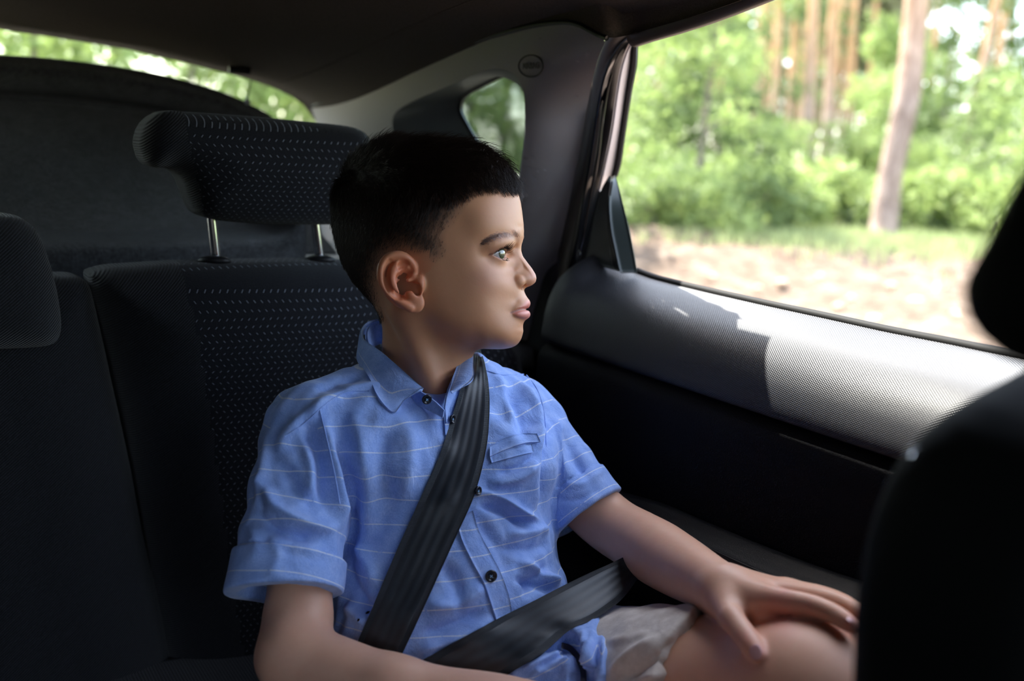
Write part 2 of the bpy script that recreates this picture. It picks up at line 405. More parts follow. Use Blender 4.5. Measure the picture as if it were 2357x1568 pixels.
ceiling = st('ceiling', Vr, np.vstack([a, a[:, ::-1]+n1*n2, side]), M_liner)
v, f = tube([onY(525, 160, 1.60), onY(548, 161, 1.60), onY(575, 164, 1.60)], .006, 10); st('ceiling_hook', v, f, M_black, ceiling)
# ---- side trim of the rear pillar: outline on the plane leaning in towards the roof
def px2trim(px, py, bul=0.):
    v = M3@C(px, py, 1.0)                          # plane: X = .700 - .30*(z) leaning
    n = np.array([1, 0.02, .30]); t = .700/(v@n); return CAM0+v*(t-bul)
OUT = [(716,246),(780,219),(850,191),(930,157),(1000,127),(1075,101),(1150,78),(1220,60),(1290,51),(1330,56),(1368,76),(1397,88),(1378,128),(1362,190),(1350,255),(1338,330),(1320,420),(1302,510),(1284,590),(1270,660),(1262,720),(1258,786),(1200,783),(1100,776),(1000,770),(880,760),(760,640),(735,420),(731,290)]
OPN = [(905,300),(904,275),(912,258),(935,242),(970,224),(1010,207),(1050,190),(1095,170),(1125,160),(1150,158),(1174,165),(1192,182),(1203,206),(1208,235),(1208,290),(1205,330),(1200,370),(1194,410),(1186,450),(1150,500),(1050,490),(950,420),(915,350)]
GLS = [(1064,252),(1060,238),(1066,226),(1080,214),(1105,199),(1130,186),(1155,174),(1166,172),(1180,172),(1205,186),(1222,215),(1228,250),(1228,300),(1224,350),(1216,400),(1205,450),(1180,480),(1150,478),(1150,430),(1130,385),(1105,335),(1085,300),(1072,272)]
oV = np.array([px2trim(x, y) for x, y in resample(np.array(OUT, float), 110, closed=True, smooth=False)])
hV = np.array([px2trim(x, y) for x, y in resample(np.array(OPN, float), 69, closed=True)])
gV = np.array([onX(x, y, .775-.1) for x, y in resample(np.array(GLS, float), 69, closed=True)])
def gl(x, y):
    v = M3@C(x, y, 1.0); n = np.array([1, 0.02, .30]); return CAM0+v*(.760/(v@n))
# reveal keeps corresponding points
OPNr = resample(np.array(OPN, float), 230, closed=True); ar = []
GLc = resample(np.array([(1060,262),(1058,240),(1064,226),(1078,214),(1090,206),(1105,198),(1120,190),(1140,180),(1155,174),(1168,171),(1182,174),(1200,184),(1212,205),(1222,235),(1225,290),(1222,330),(1218,370),(1213,410),(1205,450),(1175,500),(1150,478),(1118,372),(1080,300)], float), 230, closed=True)
hV = np.array([px2trim(x, y) for x, y in OPNr]); gV = np.array([gl(x, y) for x, y in GLc])
V, Fc = flatpoly(oV, [hV], M_trim, 'trim')
bm = bmesh.new(); vs = [bm.verts.new(tuple(v)) for v in V]
for t in Fc: bm.faces.new([vs[i] for i in t])
for _ in range(9):
    es = [e for e in bm.edges if e.calc_length() > .014]
    if not es: break
    bmesh.ops.subdivide_edges(bm, edges=es, cuts=1); bmesh.ops.triangulate(bm, faces=[f for f in bm.faces if len(f.verts) > 3])
bmesh.ops.beautify_fill(bm, faces=bm.faces[:], edges=bm.edges[:])
bm.verts.index_update(); V = np.array([v.co[:] for v in bm.verts]); Fc = [[v.index for v in f.verts] for f in bm.faces]; bm.free()
pxv_, pyv_, _d = pix(V); dR, _, _ = pdist(pxv_, pyv_, [(1330,40),(1372,74),(1400,88),(1378,128),(1362,190),(1350,255),(1338,330),(1320,420),(1302,510),(1284,590),(1270,660),(1262,720),(1258,786)])
V = CAM0+(V-CAM0)*(1+.085*np.clip(1-dR/150., 0, 1)**1.4*(lambda t: t*t*(3-2*t))(np.clip((pyv_-60)/230, 0, 1)))[:, None]
trim = st('trim_1', V, Fc, M_trim, smooth=True)
k = len(hV); mid1 = hV*.93+gV*.07; mid1 = mid1+np.array([-.0035, 0, 0])*0; rows = [hV+np.array([.0, 0, 0]), hV*.97+gV*.03, hV*.8+gV*.2, hV*.4+gV*.6, gV]
M_reveal = plastic('reveal_plastic', (.135, .15, .155), .5, 700, .0004, .3)
V = np.vstack(rows); st('trim_reveal', V, grid_faces(5, k, wrap_m=True), M_reveal, trim)
v, f = tube(gV, .0035, 8, closed=True); st('window_seal', v, f, M_rubber, trim)
ce = gV.mean(0); V = np.vstack([gV+(ce-gV)*-.02, ce[None]]); st('window_2', V+[.004, 0, 0], [[i, (i+1) % k, k] for i in range(k)], G_tint, smooth=False)
# outer body around the quarter pane keeps daylight out
def ringpoly(inner, outer): n_ = len(inner); return np.vstack([inner, outer]), grid_faces(2, n_, wrap_m=True)
big_ = np.array([ce+(p-ce)/np.linalg.norm((p-ce))*.5 for p in gV]); big_[:, 0] = gV[:, 0]+.06
big_[:, 1] = np.clip(big_[:, 1], 1.09, 2.0); big_[:, 2] = np.clip(big_[:, 2], .3, zz(.17)); v, f = ringpoly(gV+[.006, 0, 0], big_); st('trim_panel', v, f, M_rubber, trim, smooth=False)
# airbag roundel
def disc_pts(cx, cy, rx, ry, n=48, off=.0015): return np.array([px2trim(cx+rx*math.cos(t), cy+ry*math.sin(t), off) for t in np.linspace(0, 2*math.pi, n, endpoint=False)])
v, f = tube(disc_pts(1222, 152, 28, 25, off=.0006), .0008, 8, closed=True); st('airbag_roundel', v, f, M_black, trim)
txt = bpy.data.curves.new('airbag_lettering', 'FONT'); txt.body = 'AIRBAG'; txt.size = .0100; txt.align_x = 'CENTER'; txt.align_y = 'CENTER'; txt.extrude = .0003
M_emb = mat('embossed_letters', (.05, .046, .046), .5)
to = link('airbag_lettering', txt, M_emb, trim); c0 = px2trim(1222, 152, .0015); e1 = px2trim(1252, 150, .0015)-c0; e1 /= np.linalg.norm(e1); e2 = px2trim(1222, 122, .0015)-c0; e2 -= e1*(e1@e2); e2 /= np.linalg.norm(e2); e3 = np.cross(e1, e2)
to.matrix_world = Matrix([[e1[0], e2[0], e3[0], c0[0]], [e1[1], e2[1], e3[1], c0[1]], [e1[2], e2[2], e3[2], c0[2]], [0, 0, 0, 1]])
# seam between headliner and trim: rolled edge
seam_px = [(716,246),(780,219),(850,191),(930,157),(1000,127),(1075,101),(1150,78),(1220,60),(1290,51),(1330,56),(1368,76),(1397,88)]
v, f = tube(resample([px2trim(x, y, .003) for x, y in seam_px], 60), .0028, 8); st('trim_seam', v, f, M_black, trim)
# closing panel above the pillar trim up to the headliner (same fabric), and over the door
edge_px = seam_px+[(1440,82),(1500,66),(1600,37),(1700,3),(1800,-36),(1950,-100),(2150,-190),(2357,-290),(2700,-480),(3300,-900)]
lo_e = np.array([px2trim(x, y, .001) if x < 1398 else onX(x, y, .672) for x, y in edge_px])
lo_e[-10:, 1] = np.minimum(lo_e[-10:, 1], lo_e[-11, 1]); lo_r = resample(lo_e, 120)
def liner_z(X, Y):
    i = np.clip((X-XL)/(XR_-XL)*(n1-1), 0, n1-1.001); j = np.clip((Y+.60)/(2.32)*(n2-1), 0, n2-1.001); i0, j0 = int(i), int(j); fx, fy = i-i0, j-j0
    return roof[i0, j0, 2]*(1-fx)*(1-fy)+roof[i0+1, j0, 2]*fx*(1-fy)+roof[i0, j0+1, 2]*(1-fx)*fy+roof[i0+1, j0+1, 2]*fx*fy
rows = []
for t in (0, .12, .3, .55, .8, 1.):
    rr = []
    for p in lo_r:
        Xi = min(p[0], .665)-.075; zt = liner_z(Xi, p[1])+.0005; x = p[0]*(1-t)+Xi*t; z = p[2]+(zt-p[2])*(1-(1-t)**2)**.5 if zt > p[2] else p[2]*(1-t)+zt*t; x = p[0]+(Xi-p[0])*(1-math.cos(t*math.pi/2)) if zt > p[2] else x
        rr.append((x, p[1], z))
    rows.append(np.array(rr))
v, f, G = sheet(rows, .002, n=120, m=14, smooth=False); st('ceiling_edge', v, f, M_liner, ceiling)
# ---- door (rear, left side of the car): upper panel, seam, lower panel, armrest, seals, frame
YS = np.linspace(-.75, 1.0, 140)
prof = [(.800,-.150),(.790,-.131),(.778,-.126),(.765,-.1265),(.748,-.130),(.730,-.138),(.713,-.150),(.701,-.166),(.693,-.186),(.689,-.205),(.687,-.2195),(.690,-.224),(.705,-.226)]
prof2 = [(.700,-.226),(.690,-.230),(.684,-.240),(.682,-.30),(.681,-.36),(.678,-.42),(.665,-.452),(.640,-.462),(.632,-.475),(.636,-.50),(.66,-.53),(.67,-.8)]
def extr(pr, name, m, parent, n=50, thick=.004, dz=lambda Y: 0, hump=None):
    Pr = resample(np.array([(x, z) for x, z in pr]), n); G = np.zeros((n, len(YS), 3))
    for j, Y in enumerate(YS):
        X = Pr[:, 0].copy(); Z = Pr[:, 1].copy()+dz(Y)
        if hump is not None: X, Z = hump(X, Z, Y)
        G[:, j] = np.stack([X, np.full(n, Y), zz(0)+Z], 1)
    du = np.gradient(G, axis=0); dv = np.gradient(G, axis=1); Nn = np.cross(du, dv); Nn /= np.linalg.norm(Nn, axis=2)[..., None]
    A = G; B = G+np.array([thick, 0, 0]); k_ = n*len(YS); V = np.vstack([A.reshape(-1, 3), B.reshape(-1, 3)]); fa = grid_faces(n, len(YS))
    s_ = np.concatenate([[0], np.cumsum(np.linalg.norm(np.diff(Pr, axis=0), axis=1))]); uv = np.zeros((n, len(YS), 3)); uv[..., 0] = YS[None]; uv[..., 1] = s_[:, None]; uv = uv.reshape(-1, 3)
    return mesh(name, V, np.vstack([fa, fa[:, ::-1]+k_]), m, parent, attrs={'pan': np.vstack([uv, uv])})
door = empty('door_1', (.70, .30, .55)); door['kind'] = 'structure'
_sp = np.array([onX(x, y, .774) for x, y in [(1468,627),(1510,642),(1560,655),(1640,674),(1760,701),(1900,731),(2050,764),(2200,793),(2357,826)]])
def sill_dz(Y): return float(np.interp(Y, _sp[::-1, 1], _sp[::-1, 2])-CAMZ+.1265)
def hump(X, Z, Y):
    Z = Z+sill_dz(Y)*np.clip((Z+.215)/.08, 0, 1)
    t = np.clip((Y-.90)/.10, 0, 1); up = .018*np.exp(-((Y-.985)/.022)**2); w = np.clip((Z+.23)/.10, 0, 1); Z = Z+up*w
    return X-.004*t*w, Z
extr(prof, 'door_panel', M_panel, door, hump=hump); extr(prof2, 'lower_panel', M_lower, door)
# armrest with a raised soft edge
arm_px = [(1450,1160,.80),(1560,1215,.79),(1660,1265,.775),(1760,1318,.755),(1860,1362,.735),(1960,1405,.715),(2080,1455,.70)]
def armp(px, py, X): return onX(px, py, X)
up_ = np.array([armp(x, y, .66) for x, y in [(1400,1150),(1500,1180),(1600,1224),(1700,1268),(1800,1310),(1900,1348),(1980,1376),(2150,1440),(2357,1520)]])
lo_ = np.array([armp(x, y, .64) for x, y in [(1400,1190),(1500,1222),(1600,1270),(1700,1318),(1800,1362),(1900,1405),(1980,1438),(2150,1510),(2357,1600)]])
bk_ = up_+[.016, 0, .004]; lw_ = lo_+[.03, 0, -.10]
M_arm = plastic('armrest_vinyl', (.006, .006, .008), .5, 900, .0004, .6, .3)
v, f, G = sheet([resample(bk_+[.002, 0, -.05], 40), resample(bk_, 40), resample(up_, 40), resample(up_*.5+lo_*.5+[-.006, 0, .002], 40), resample(lo_, 40), resample(lw_, 40)], .004, n=60, m=40); mesh('armrest', v, f, M_arm, door)
# window: lower weatherstrip along the glass
sil = [(1468,627),(1510,642),(1560,655),(1640,674),(1760,701),(1900,731),(2050,764),(2200,793),(2357,826),(2700,900),(3400,1040)]
P = resample([onX(x, y, .774) for x, y in sil], 80); M_strip = mat('matt_black_strip', (.004, .004, .004), .7, .15); v, f = tube(P+[-.002, 0, .0], .0056, 10); mesh('weatherstrip', v, f, M_strip, door)
# frame strips behind the window opening, given as (left px edge, right px edge) runs down the rear of the door
def band(name, Lp, Rp, X0, X1, m, parent, bul=.0, n=60, mm=8, thick=.003):
    a_ = resample([onX(x, y, X0(y) if callable(X0) else X0) for x, y in Lp], n); b_ = resample([onX(x, y, X1(y) if callable(X1) else X1) for x, y in Rp], n)
    rows = [a_*(1-t)+b_*t+np.array([-bul*math.sin(math.pi*t), -bul*.6*math.sin(math.pi*t), 0]) for t in np.linspace(0, 1, mm)]
    v, f, G = sheet(rows, thick, n=n, smooth=False); return mesh(name, v, f, m, parent)
lean = lambda X: (lambda y: X-.0000*y+(.09*(y-88)/700))     # pillars lean outwards towards the floor
seal = [(1398,86),(1380,125),(1364,190),(1352,255),(1340,330),(1322,420),(1304,510),(1286,590),(1272,660),(1264,720),(1258,786),(1262,860),(1285,960),(1330,1080),(1380,1200)]
s2_ = [(1470,66),(1425,105),(1396,160),(1380,225),(1369,300),(1356,380),(1340,470),(1326,550),(1310,620),(1300,700),(1294,790),(1300,870),(1322,970),(1366,1090),(1420,1210)]
s3_ = [(1478,76),(1440,100),(1410,150),(1392,215),(1381,300),(1369,380),(1352,470),(1340,550),(1326,620),(1312,700),(1303,790),(1308,870),(1330,970),(1374,1090),(1428,1210)]
s4_ = [(1485,80),(1452,100),(1432,150),(1420,215),(1408,300),(1394,370),(1378,440),(1362,520),(1348,590),(1340,640),(1330,700),(1325,780),(1330,860)]
s5_ = [(1500,78),(1459,92),(1452,150),(1442,215),(1430,300),(1420,370),(1412,400),(1409,412)]
s6_ = [(1510,75),(1472,80),(1465,150),(1453,215),(1440,300),(1430,370),(1422,402),(1416,412)]
M_seal = mat('door_seal', (.075, .060, .052), .42, .45)
_L = [(x-8, y) for x, y in s2_ if y < 640]; _R = [(1487,66),(1454,98),(1436,150),(1424,215),(1412,300),(1400,370),(1392,405),(1400,450),(1424,510),(1440,570),(1452,630)]
band('frame_gap_block', _L, _R, lean(.748), lean(.736), M_rubber, door, .0)  # band added to stop sun leaking between the frame strips
band('door_seal', seal, s2_, (lambda y: lean(.690)(y)+.052*min(1, max(0, (y-75)/150))), lean(.706), M_seal, door, .010)
band('door_frame_edge', s2_, s3_, lean(.702), lean(.712), M_gloss, door, .004)
band('door_frame', s3_, s4_, lean(.715), lean(.730), M_rubber, door, .002)
band('painted_pillar', [p for p in s4_ if p[1] <= 445], s5_, lean(.712), lean(.742), M_paint, door, .002)
band('glass_channel', s5_, s6_, lean(.742), lean(.736), M_rubber, door, .003)
v, f = tube(resample([onX(x, y, .728) for x, y in [(1480,78),(1436,108),(1404,180),(1388,260),(1376,360),(1358,460),(1344,545),(1334,585)]], 50), .0022, 8); mesh('channel_lip', v, f, M_gloss, door)
# triangular sail at the rear of the glass
sa = [onX(x, y, X) for x, y, X in ((1410,404,.765),(1400,412,.75),(1371,630,.755),(1340,600,.745),(1335,560,.745),(1370,450,.75))]
v, f, G = sheet([resample([onX(x, y, .752) for x, y in [(1404,406),(1385,440),(1366,500),(1350,560),(1338,600)]], 20), resample([onX(x, y, .742) for x, y in [(1408,420),(1402,470),(1408,530),(1418,580),(1428,625)]], 20)], .003, n=24, m=6); mesh('corner_trim', v, f, M_black, door)
v, f, G = sheet([resample([onX(x, y, .742) for x, y in [(1403,408),(1402,470),(1408,530),(1418,580),(1428,628)]], 20), resample([onX(x, y, .756) for x, y in [(1414,404),(1428,450),(1442,500),(1456,565),(1467,628)]], 20)], .003, n=24, m=6); mesh('corner_trim', v, f, M_green, door)  # front face of the sail coloured lighter for the light it catches
# roof rail over the window (lower lip of the opening) and window glass
rail_px = [(1459,86),(1500,72),(1560,54),(1640,27),(1730,-8),(1850,-58),(2050,-150),(2357,-300),(2800,-540),(3400,-950)]
P = resample([onX(x, y, .683) for x, y in rail_px], 90); P[:, 2] = np.minimum.accumulate(P[:, 2][::-1])[::-1] if False else P[:, 2]
v, f = tube(P, .0105, 10); mesh('window_rail', v, f, M_seal, door)
gp = [onX(x, y, .776) for x, y in sil]; gt = [onX(x, y, .690) for x, y in rail_px]
ga = resample(gp, 60); gb = resample(gt, 60); ga = ga[::1]; v = np.vstack([ga, gb, ]); 
gl_b = np.array([(.777, Y, zz(-.128)) for Y in np.linspace(-.6, .97, 50)]); gl_t = np.array([(.692, Y, zz(.150)) for Y in np.linspace(-.45, .86, 50)])
v = np.vstack([gl_b+[.0, 0, 0], gl_t]); st('window_1', v, grid_faces(2, 50), G_clear, smooth=False)
# ---- left and right body sides, floor, boot: dark shell that shuts the daylight out
M_shell = mat('dark_trim_shell', (.012, .012, .013), .8, .2)
def slab(name, lo, hi, m=M_shell, parent=None): v, f = box(lo, hi); return st(name, v, f, m, parent, smooth=False)
slab('wall_left', (.80, -.9, .2), (.86, 1.02, zz(-.15)))
slab('floor', (-.86, -1.25, .13), (.86, 2.1, .17))
wl = slab('wall_rear_left', (.80, 1.02, .2), (.86, 2.1, zz(-.15)))
slab('wall_right', (-.86, -1.3, .17), (-.80, 2.1, zz(.19))); slab('trim_3', (-.80, .95, zz(-.14)), (-.72, 2.0, zz(.19)))  # right side closed up to the roof without windows, to cut fill light
slab('wall_front', (-.8, -1.3, .17), (.8, -1.0, zz(-.26))); slab('windscreen_block', (-.8, -1.05, zz(-.26)), (.12, -1.0, zz(.22))); slab('wall_rear', (-.8, 2.0, .17), (.8, 2.06, zz(-.05)))  # unseen upper front slab added across the windscreen to cut its light
slab('side_window_block', (.79, -1.3, zz(-.15)), (.83, .12, zz(.22)))  # unseen slab added over the front side window to keep its light out
slab('sun_block_door', (.60, .885, zz(.19)), (.722, 1.72, zz(.215)))  # unseen slab added above the door to stop a sun leak
slab('sun_block_rear', (.60, 1.06, zz(.19)), (.80, 1.72, zz(.216)))  # unseen wider slab added to block stray sun on the door panel
# ---- boot: raised carpeted cover, ledge, rear glass
rim = [(-300,98),(-140,112),(0,128),(120,136),(240,150),(360,170),(450,192),(530,218),(590,246),(628,268),(650,300),(662,350)]
R0 = np.array([onY(x, y+14, 1.62) for x, y in rim])
top = R0; M_rim = M_carpet
rows = [top+[0, .05, -.010], top+[0, .03, .004], top+[0, .008, .008], top+[0, -.010, .0], top+[0, -.016, -.012], top+[0, -.006, -.026], top+[0, .012, -.036]]
lowY = 1.40; botz = zz(-.160)
face = [np.array([(p[0]*(1-t)+ (p[0])*t, (1.69)*(1-t)+lowY*t, (p[2]-.036)*(1-t)+botz*t) for p in R0]) for t in (.06, .2, .4, .6, .8, 1.)]
bt = empty('parcel_shelf', (.2, 1.5, zz(-.15))); tag(bt, 'black carpeted boot cover tilted up behind the rear seats', 'parcel shelf')
v, f, G = sheet([resample(r_, 60) for r_ in rows], .004, n=80, m=40); mesh('rolled_edge', v, f, M_carpet, bt)
v, f, G = sheet([resample(r_, 60) for r_ in [rows[-1]]+face], .004, n=80, m=50); mesh('panel', v, f, M_carpet, bt)
# ledge and lower face beneath it
led = [(-300,590),(-100,575),(120,567),(300,563),(450,560),(560,556),(620,552),(650,545),(672,530),(690,505),(700,470)]
l0 = np.array([onY(x, y, 1.36) for x, y in led]); v, f, G = sheet([resample(l0+[0, .10, .012], 60), resample(l0+[0, .03, .004], 60), resample(l0, 60), resample(l0+[0, -.006, -.008], 60), resample(l0+[0, -.008, -.04], 60), resample(l0+[0, -.01, -.16], 60)], .004, n=80, m=40)
st('trim_4', v, f, M_carpet)
v, f = box((-.8, 1.17, zz(-.30)), (.80, 1.99, zz(-.27))); bo = mesh('boot_floor', v, f, M_carpet); bo['kind'] = 'structure'; bo.name = 'floor_boot'
# side wall of the boot at the right (lit carpet corner)
v, f, G = sheet([resample([onX(x, y, .72) for x, y in [(640,300),(720,310),(800,330),(900,360)]], 20), resample([onX(x, y, .72) for x, y in [(640,640),(720,640),(800,640),(900,640)]], 20)], .004, n=20, m=20); st('wall_boot', v, f, M_carpet)
# cord of the shelf
cd = empty('shelf_cord', onY(568, 234, 1.60)); tag(cd, 'thin black cord with a pale bead holding the boot cover up', 'cord')
v, f = tube(resample([onY(578, 186, 1.62), onY(574, 205, 1.61), onY(569, 232, 1.598)], 12), .0011, 8); mesh('string', v, f, M_rubber, cd)
M_bead = mat('pale_plastic', (.62, .65, .72), .3, .5); eb = SDF(); cb = w2c(onY(569, 235, 1.59)); eb.ell(cb, (.0055, .0045, .0045)); eb.cone(cb, cb+[0, .008, 0], .0022, .0016, .002); vb, fb = eb.mesh(cb-.012, cb+.014, .0009); mesh('bead', c2w(vb), fb, M_bead, cd)
v = np.array([(-.70, 2.02, zz(-.10)), (.72, 2.02, zz(-.10)), (.66, 1.73, zz(.16)), (-.66, 1.73, zz(.16))]); st('window_3', v, [[0, 1, 2, 3]], G_rear, smooth=False)
v = np.array([(.735, 2.0, zz(-.14)), (.68, 1.545, zz(-.06)), (.66, 1.545, zz(.10)), (.67, 1.76, zz(.03))]);
# ---- rear seat
def cushion(name, outline_px, Y, depth, m, parent, puff=.03, bev=.03, res=.006, uv=True, dome=None):
    """soft upholstered block: outline on the plane Y (seen from the front), rounded edges, bulging front"""
    O = np.array([onY(x, y, Y) if len(q) == 2 else q for q in outline_px for (x, y) in [q[:2]]]); O = resample(O, 220, closed=True)
    px_, pz = O[:, 0], O[:, 2]; lo = np.array([px_.min(), pz.min()])-res*1.5; hi = np.array([px_.max(), pz.max()])+res*1.5
    gx = np.arange(lo[0], hi[0], res); gz = np.arange(lo[1], hi[1], res); X, Z = np.meshgrid(gx, gz, indexing='ij'); ins = inpoly(X, Z, np.stack([px_, pz], 1)); d, _, _ = pdist(X, Z, np.stack([np.r_[px_, px_[:1]], np.r_[pz, pz[:1]]], 1))
    s_ = np.where(ins, d, -d)
    def fn(P):                                    # world coords
        i = np.clip((P[:, 0]-gx[0])/res, 0, len(gx)-1.001); j = np.clip((P[:, 2]-gz[0])/res, 0, len(gz)-1.001); a0, b0 = i.astype(int), j.astype(int); fx, fz = i-a0, j-b0
        e = s_[a0, b0]*(1-fx)*(1-fz)+s_[a0+1, b0]*fx*(1-fz)+s_[a0, b0+1]*(1-fx)*fz+s_[a0+1, b0+1]*fx*fz
        if dome is not None: off = dome(P)
        else: off = 0
        t = np.clip(e/.09, 0, 1); yf = Y-puff*(1-(1-t)**2)+off; yb = Y+depth
        a_ = -e+bev; b_ = np.maximum(yf-P[:, 1], P[:, 1]-yb)+bev
        return np.minimum(np.maximum(a_, b_), 0)+np.hypot(np.maximum(a_, 0), np.maximum(b_, 0))-bev
    s = SDF(); c = np.array([(lo[0]+hi[0])/2, Y+depth/2, (lo[1]+hi[1])/2]); s.add('u', fn, c, 4.9, .0001)
    V, Fq = s.mesh([lo[0]-.01, Y-puff-.06, lo[1]-.01], [hi[0]+.01, Y+depth+.03, hi[1]+.01], res)
    uvv = np.stack([V[:, 0], V[:, 2]-V[:, 1]*.8, V[:, 1]*0], 1)
    return V, Fq, uvv
def split_mesh(V, Fq, uvv, fsel): 
    f = Fq[fsel]; u = np.zeros(len(V), bool); u[f] = True; ix = np.cumsum(u)-1; return V[u], ix[f], uvv[u]
seat = empty('rear_seat', (.46, 1.05, .60)); tag(seat, 'black rear car seat with speckled centre cloth behind the boy', 'seat')
back = [(214,652),(220,640),(236,630),(262,624),(330,619),(420,613),(520,610),(620,608),(720,606),(800,607),(900,625),(1000,665),(1080,715),(1150,770),(1195,805),(1215,845),(1222,900),(1225,1050),(1215,1300),(1180,1700),(900,1850),(600,1800),(480,1700),(400,1568),(340,1200),(270,860)]
V, Fq, uvv = cushion('backrest', back, 1.08, .085, M_twill, seat, .035, .028, .005)
cen = V[Fq].mean(1); pcx, pcy, _ = pix(cen); lb = np.interp(pcy, [600, 640, 800, 1000, 1300, 1600], [412, 425, 462, 490, 530, 575]); sel = (pcx > lb) & (cen[:, 0] < .70)
a_, b_, c_ = split_mesh(V, Fq, uvv, ~sel); mesh('backrest_side', a_, b_, M_twill, seat); a_, b_, c_ = split_mesh(V, Fq, uvv, sel); mesh('backrest', a_, b_, M_dots, seat, attrs={'uvs': c_})
# seat cushion
v, f = box((.13, .50, zz(-.70)), (.735, 1.10, zz(-.585)), .03, 4); mesh('seat_cushion', v, f, M_twill, seat)
# head restraint: profile swept across, wrapped sides
hr = [(336,350),(330,335),(338,300),(352,278),(376,260),(402,254),(430,256),(520,262),(620,270),(720,280),(800,288),(840,297),(862,315),(868,350),(860,420),(850,480),(838,512),(800,520),(700,521),(600,519),(520,512),(480,503),(460,488),(445,455),(430,415),(405,390),(365,388),(342,372)]
V, Fq, uvv = cushion('headrest', hr, 1.085, .075, M_dots, seat, .022, .022, .004)
cen = V[Fq].mean(1); pcx, pcy, _ = pix(cen); lb = np.interp(pcy, [250, 300, 400, 500], [418, 430, 452, 470]); sel = (pcx > lb)
a_, b_, c_ = split_mesh(V, Fq, uvv, sel); hro = mesh('headrest', a_, b_, M_dots, seat, attrs={'uvs': c_}); a_, b_, c_ = split_mesh(V, Fq, uvv, ~sel); mesh('headrest_side', a_, b_, M_twill, hro)
for (x0, y0, x1, y1) in ((484,498,498,606),(724,515,738,604)):
    v, f = tube(resample([onY(x0, y0-20, 1.12), onY(x1, y1, 1.12)], 10), .0055, 16); mesh('post', v, f, M_chrome, hro)
    c = w2c(onY(x1+2, y1+3, 1.12)); e_ = SDF(); e_.ell(c+[0, .003, .010], (.0185, .0065, .014)); e_.plane(c+[0, -.004, 0], (0, -1, 0)); vv, ff = e_.mesh(c-.03, c+.03, .0012); mesh('post_guide', c2w(vv), ff, M_black, hro)
# centre seat back and its head restraint at the left edge
mid = empty('rear_seat', (-.1, 1.05, .60)); tag(mid, 'black centre rear seat with rounded head restraint at the far left', 'seat', None)
mb = [(-700,660),(-300,650),(0,645),(120,642),(175,643),(200,648),(212,658),(222,690),(260,860),(330,1200),(400,1700),(0,1750),(-700,1700)]
V, Fq, uvv = cushion('backrest', mb, 1.085, .08, M_twill, mid, .03, .022, .006); mesh('backrest', V, Fq, M_twill, mid)
mh = [(-420,520),(-300,508),(-100,503),(0,503),(50,506),(84,525),(106,560),(124,610),(138,660),(149,720),(152,770),(140,800),(100,812),(-100,820),(-350,820),(-440,700)]
V, Fq, uvv = cushion('headrest', mh, .985, .10, M_twill, mid, .02, .03, .006); mesh('headrest', V, Fq, M_twill, mid)
v, f = box((-.50, .50, zz(-.70)), (.12, 1.10, zz(-.585)), .03, 4); mesh('seat_cushion', v, f, M_twill, mid)
# ---- front seat at the right edge
fs = empty('front_seat', (.58, .1, .60)); tag(fs, 'blurred black front seat with head restraint at the right edge', 'seat')
M_fs = mat('front_seat_cloth', (.0025, .003, .003), .8, .12)
fb = [(1958,2100),(1960,1568),(1962,1450),(1966,1380),(1975,1300),(1992,1220),(2018,1140),(2052,1075),(2095,1022),(2150,975),(2230,930),(2300,895),(2357,868),(2500,820),(2800,760),(3300,760),(3500,900),(3600,2300),(2600,2400)]
O = [onY(x, y, .27) for x, y in fb]
V, Fq, uvv = cushion('backrest', fb, .26, -.0+.001, M_fs, fs, .0, .03, .008) if False else (None, None, None)
def block(outl, Y0, Y1, bev, res, m, name, parent, bulge=.0):
    O = resample(np.array([onY(x, y, Y1) for x, y in outl]), 200, closed=True); px_, pz = O[:, 0], O[:, 2]; lo = np.array([px_.min(), pz.min()])-.05; hi = np.array([px_.max(), pz.max()])+.05
    gx = np.arange(lo[0], hi[0]+res, res); gz = np.arange(lo[1], hi[1]+res, res); X, Z = np.meshgrid(gx, gz, indexing='ij'); ins = inpoly(X, Z, np.stack([px_, pz], 1)); d, _, _ = pdist(X, Z, np.stack([np.r_[px_, px_[:1]], np.r_[pz, pz[:1]]], 1)); s_ = np.where(ins, d, -d)
    def fn(P):
        i = np.clip((P[:, 0]-gx[0])/res, 0, len(gx)-1.001); j = np.clip((P[:, 2]-gz[0])/res, 0, len(gz)-1.001); a0, b0 = i.astype(int), j.astype(int); fx, fz = i-a0, j-b0
        e = s_[a0, b0]*(1-fx)*(1-fz)+s_[a0+1, b0]*fx*(1-fz)+s_[a0, b0+1]*(1-fx)*fz+s_[a0+1, b0+1]*fx*fz+bev*.62
        a_ = -e+bev; b_ = np.maximum(Y0-P[:, 1], P[:, 1]-(Y1+bulge*np.clip(e/.12, 0, 1)))+bev
        return np.minimum(np.maximum(a_, b_), 0)+np.hypot(np.maximum(a_, 0), np.maximum(b_, 0))-bev
    s = SDF(); s.add('u', fn, [(lo[0]+hi[0])/2, (Y0+Y1)/2, (lo[1]+hi[1])/2], 4.9, .0001)
    V, Fq = s.mesh([lo[0], Y0-.01, lo[1]], [hi[0], Y1+bulge+.01, hi[1]], res); return mesh(name, V, Fq, m, parent)
fb2 = [(1960,2000),(1960,1568),(1961,1450),(1965,1380),(1975,1300),(1992,1220),(2018,1140),(2052,1075),(2095,1022),(2150,980),(2230,935),(2300,898),(2357,868),(2480,815),(2560,785),(2640,840),(2660,1300),(2640,2300),(2500,2400),(2000,2300)]
block(fb2, .16, .27, .035, .008, M_fs, 'backrest', fs)
fh = [(2206,675),(2204,655),(2218,625),(2248,575),(2280,510),(2312,450),(2335,410),(2360,375),(2420,330),(2560,270),(2760,260),(2850,400),(2860,550),(2780,690),(2600,705),(2420,700),(2330,696),(2262,692),(2222,686)]
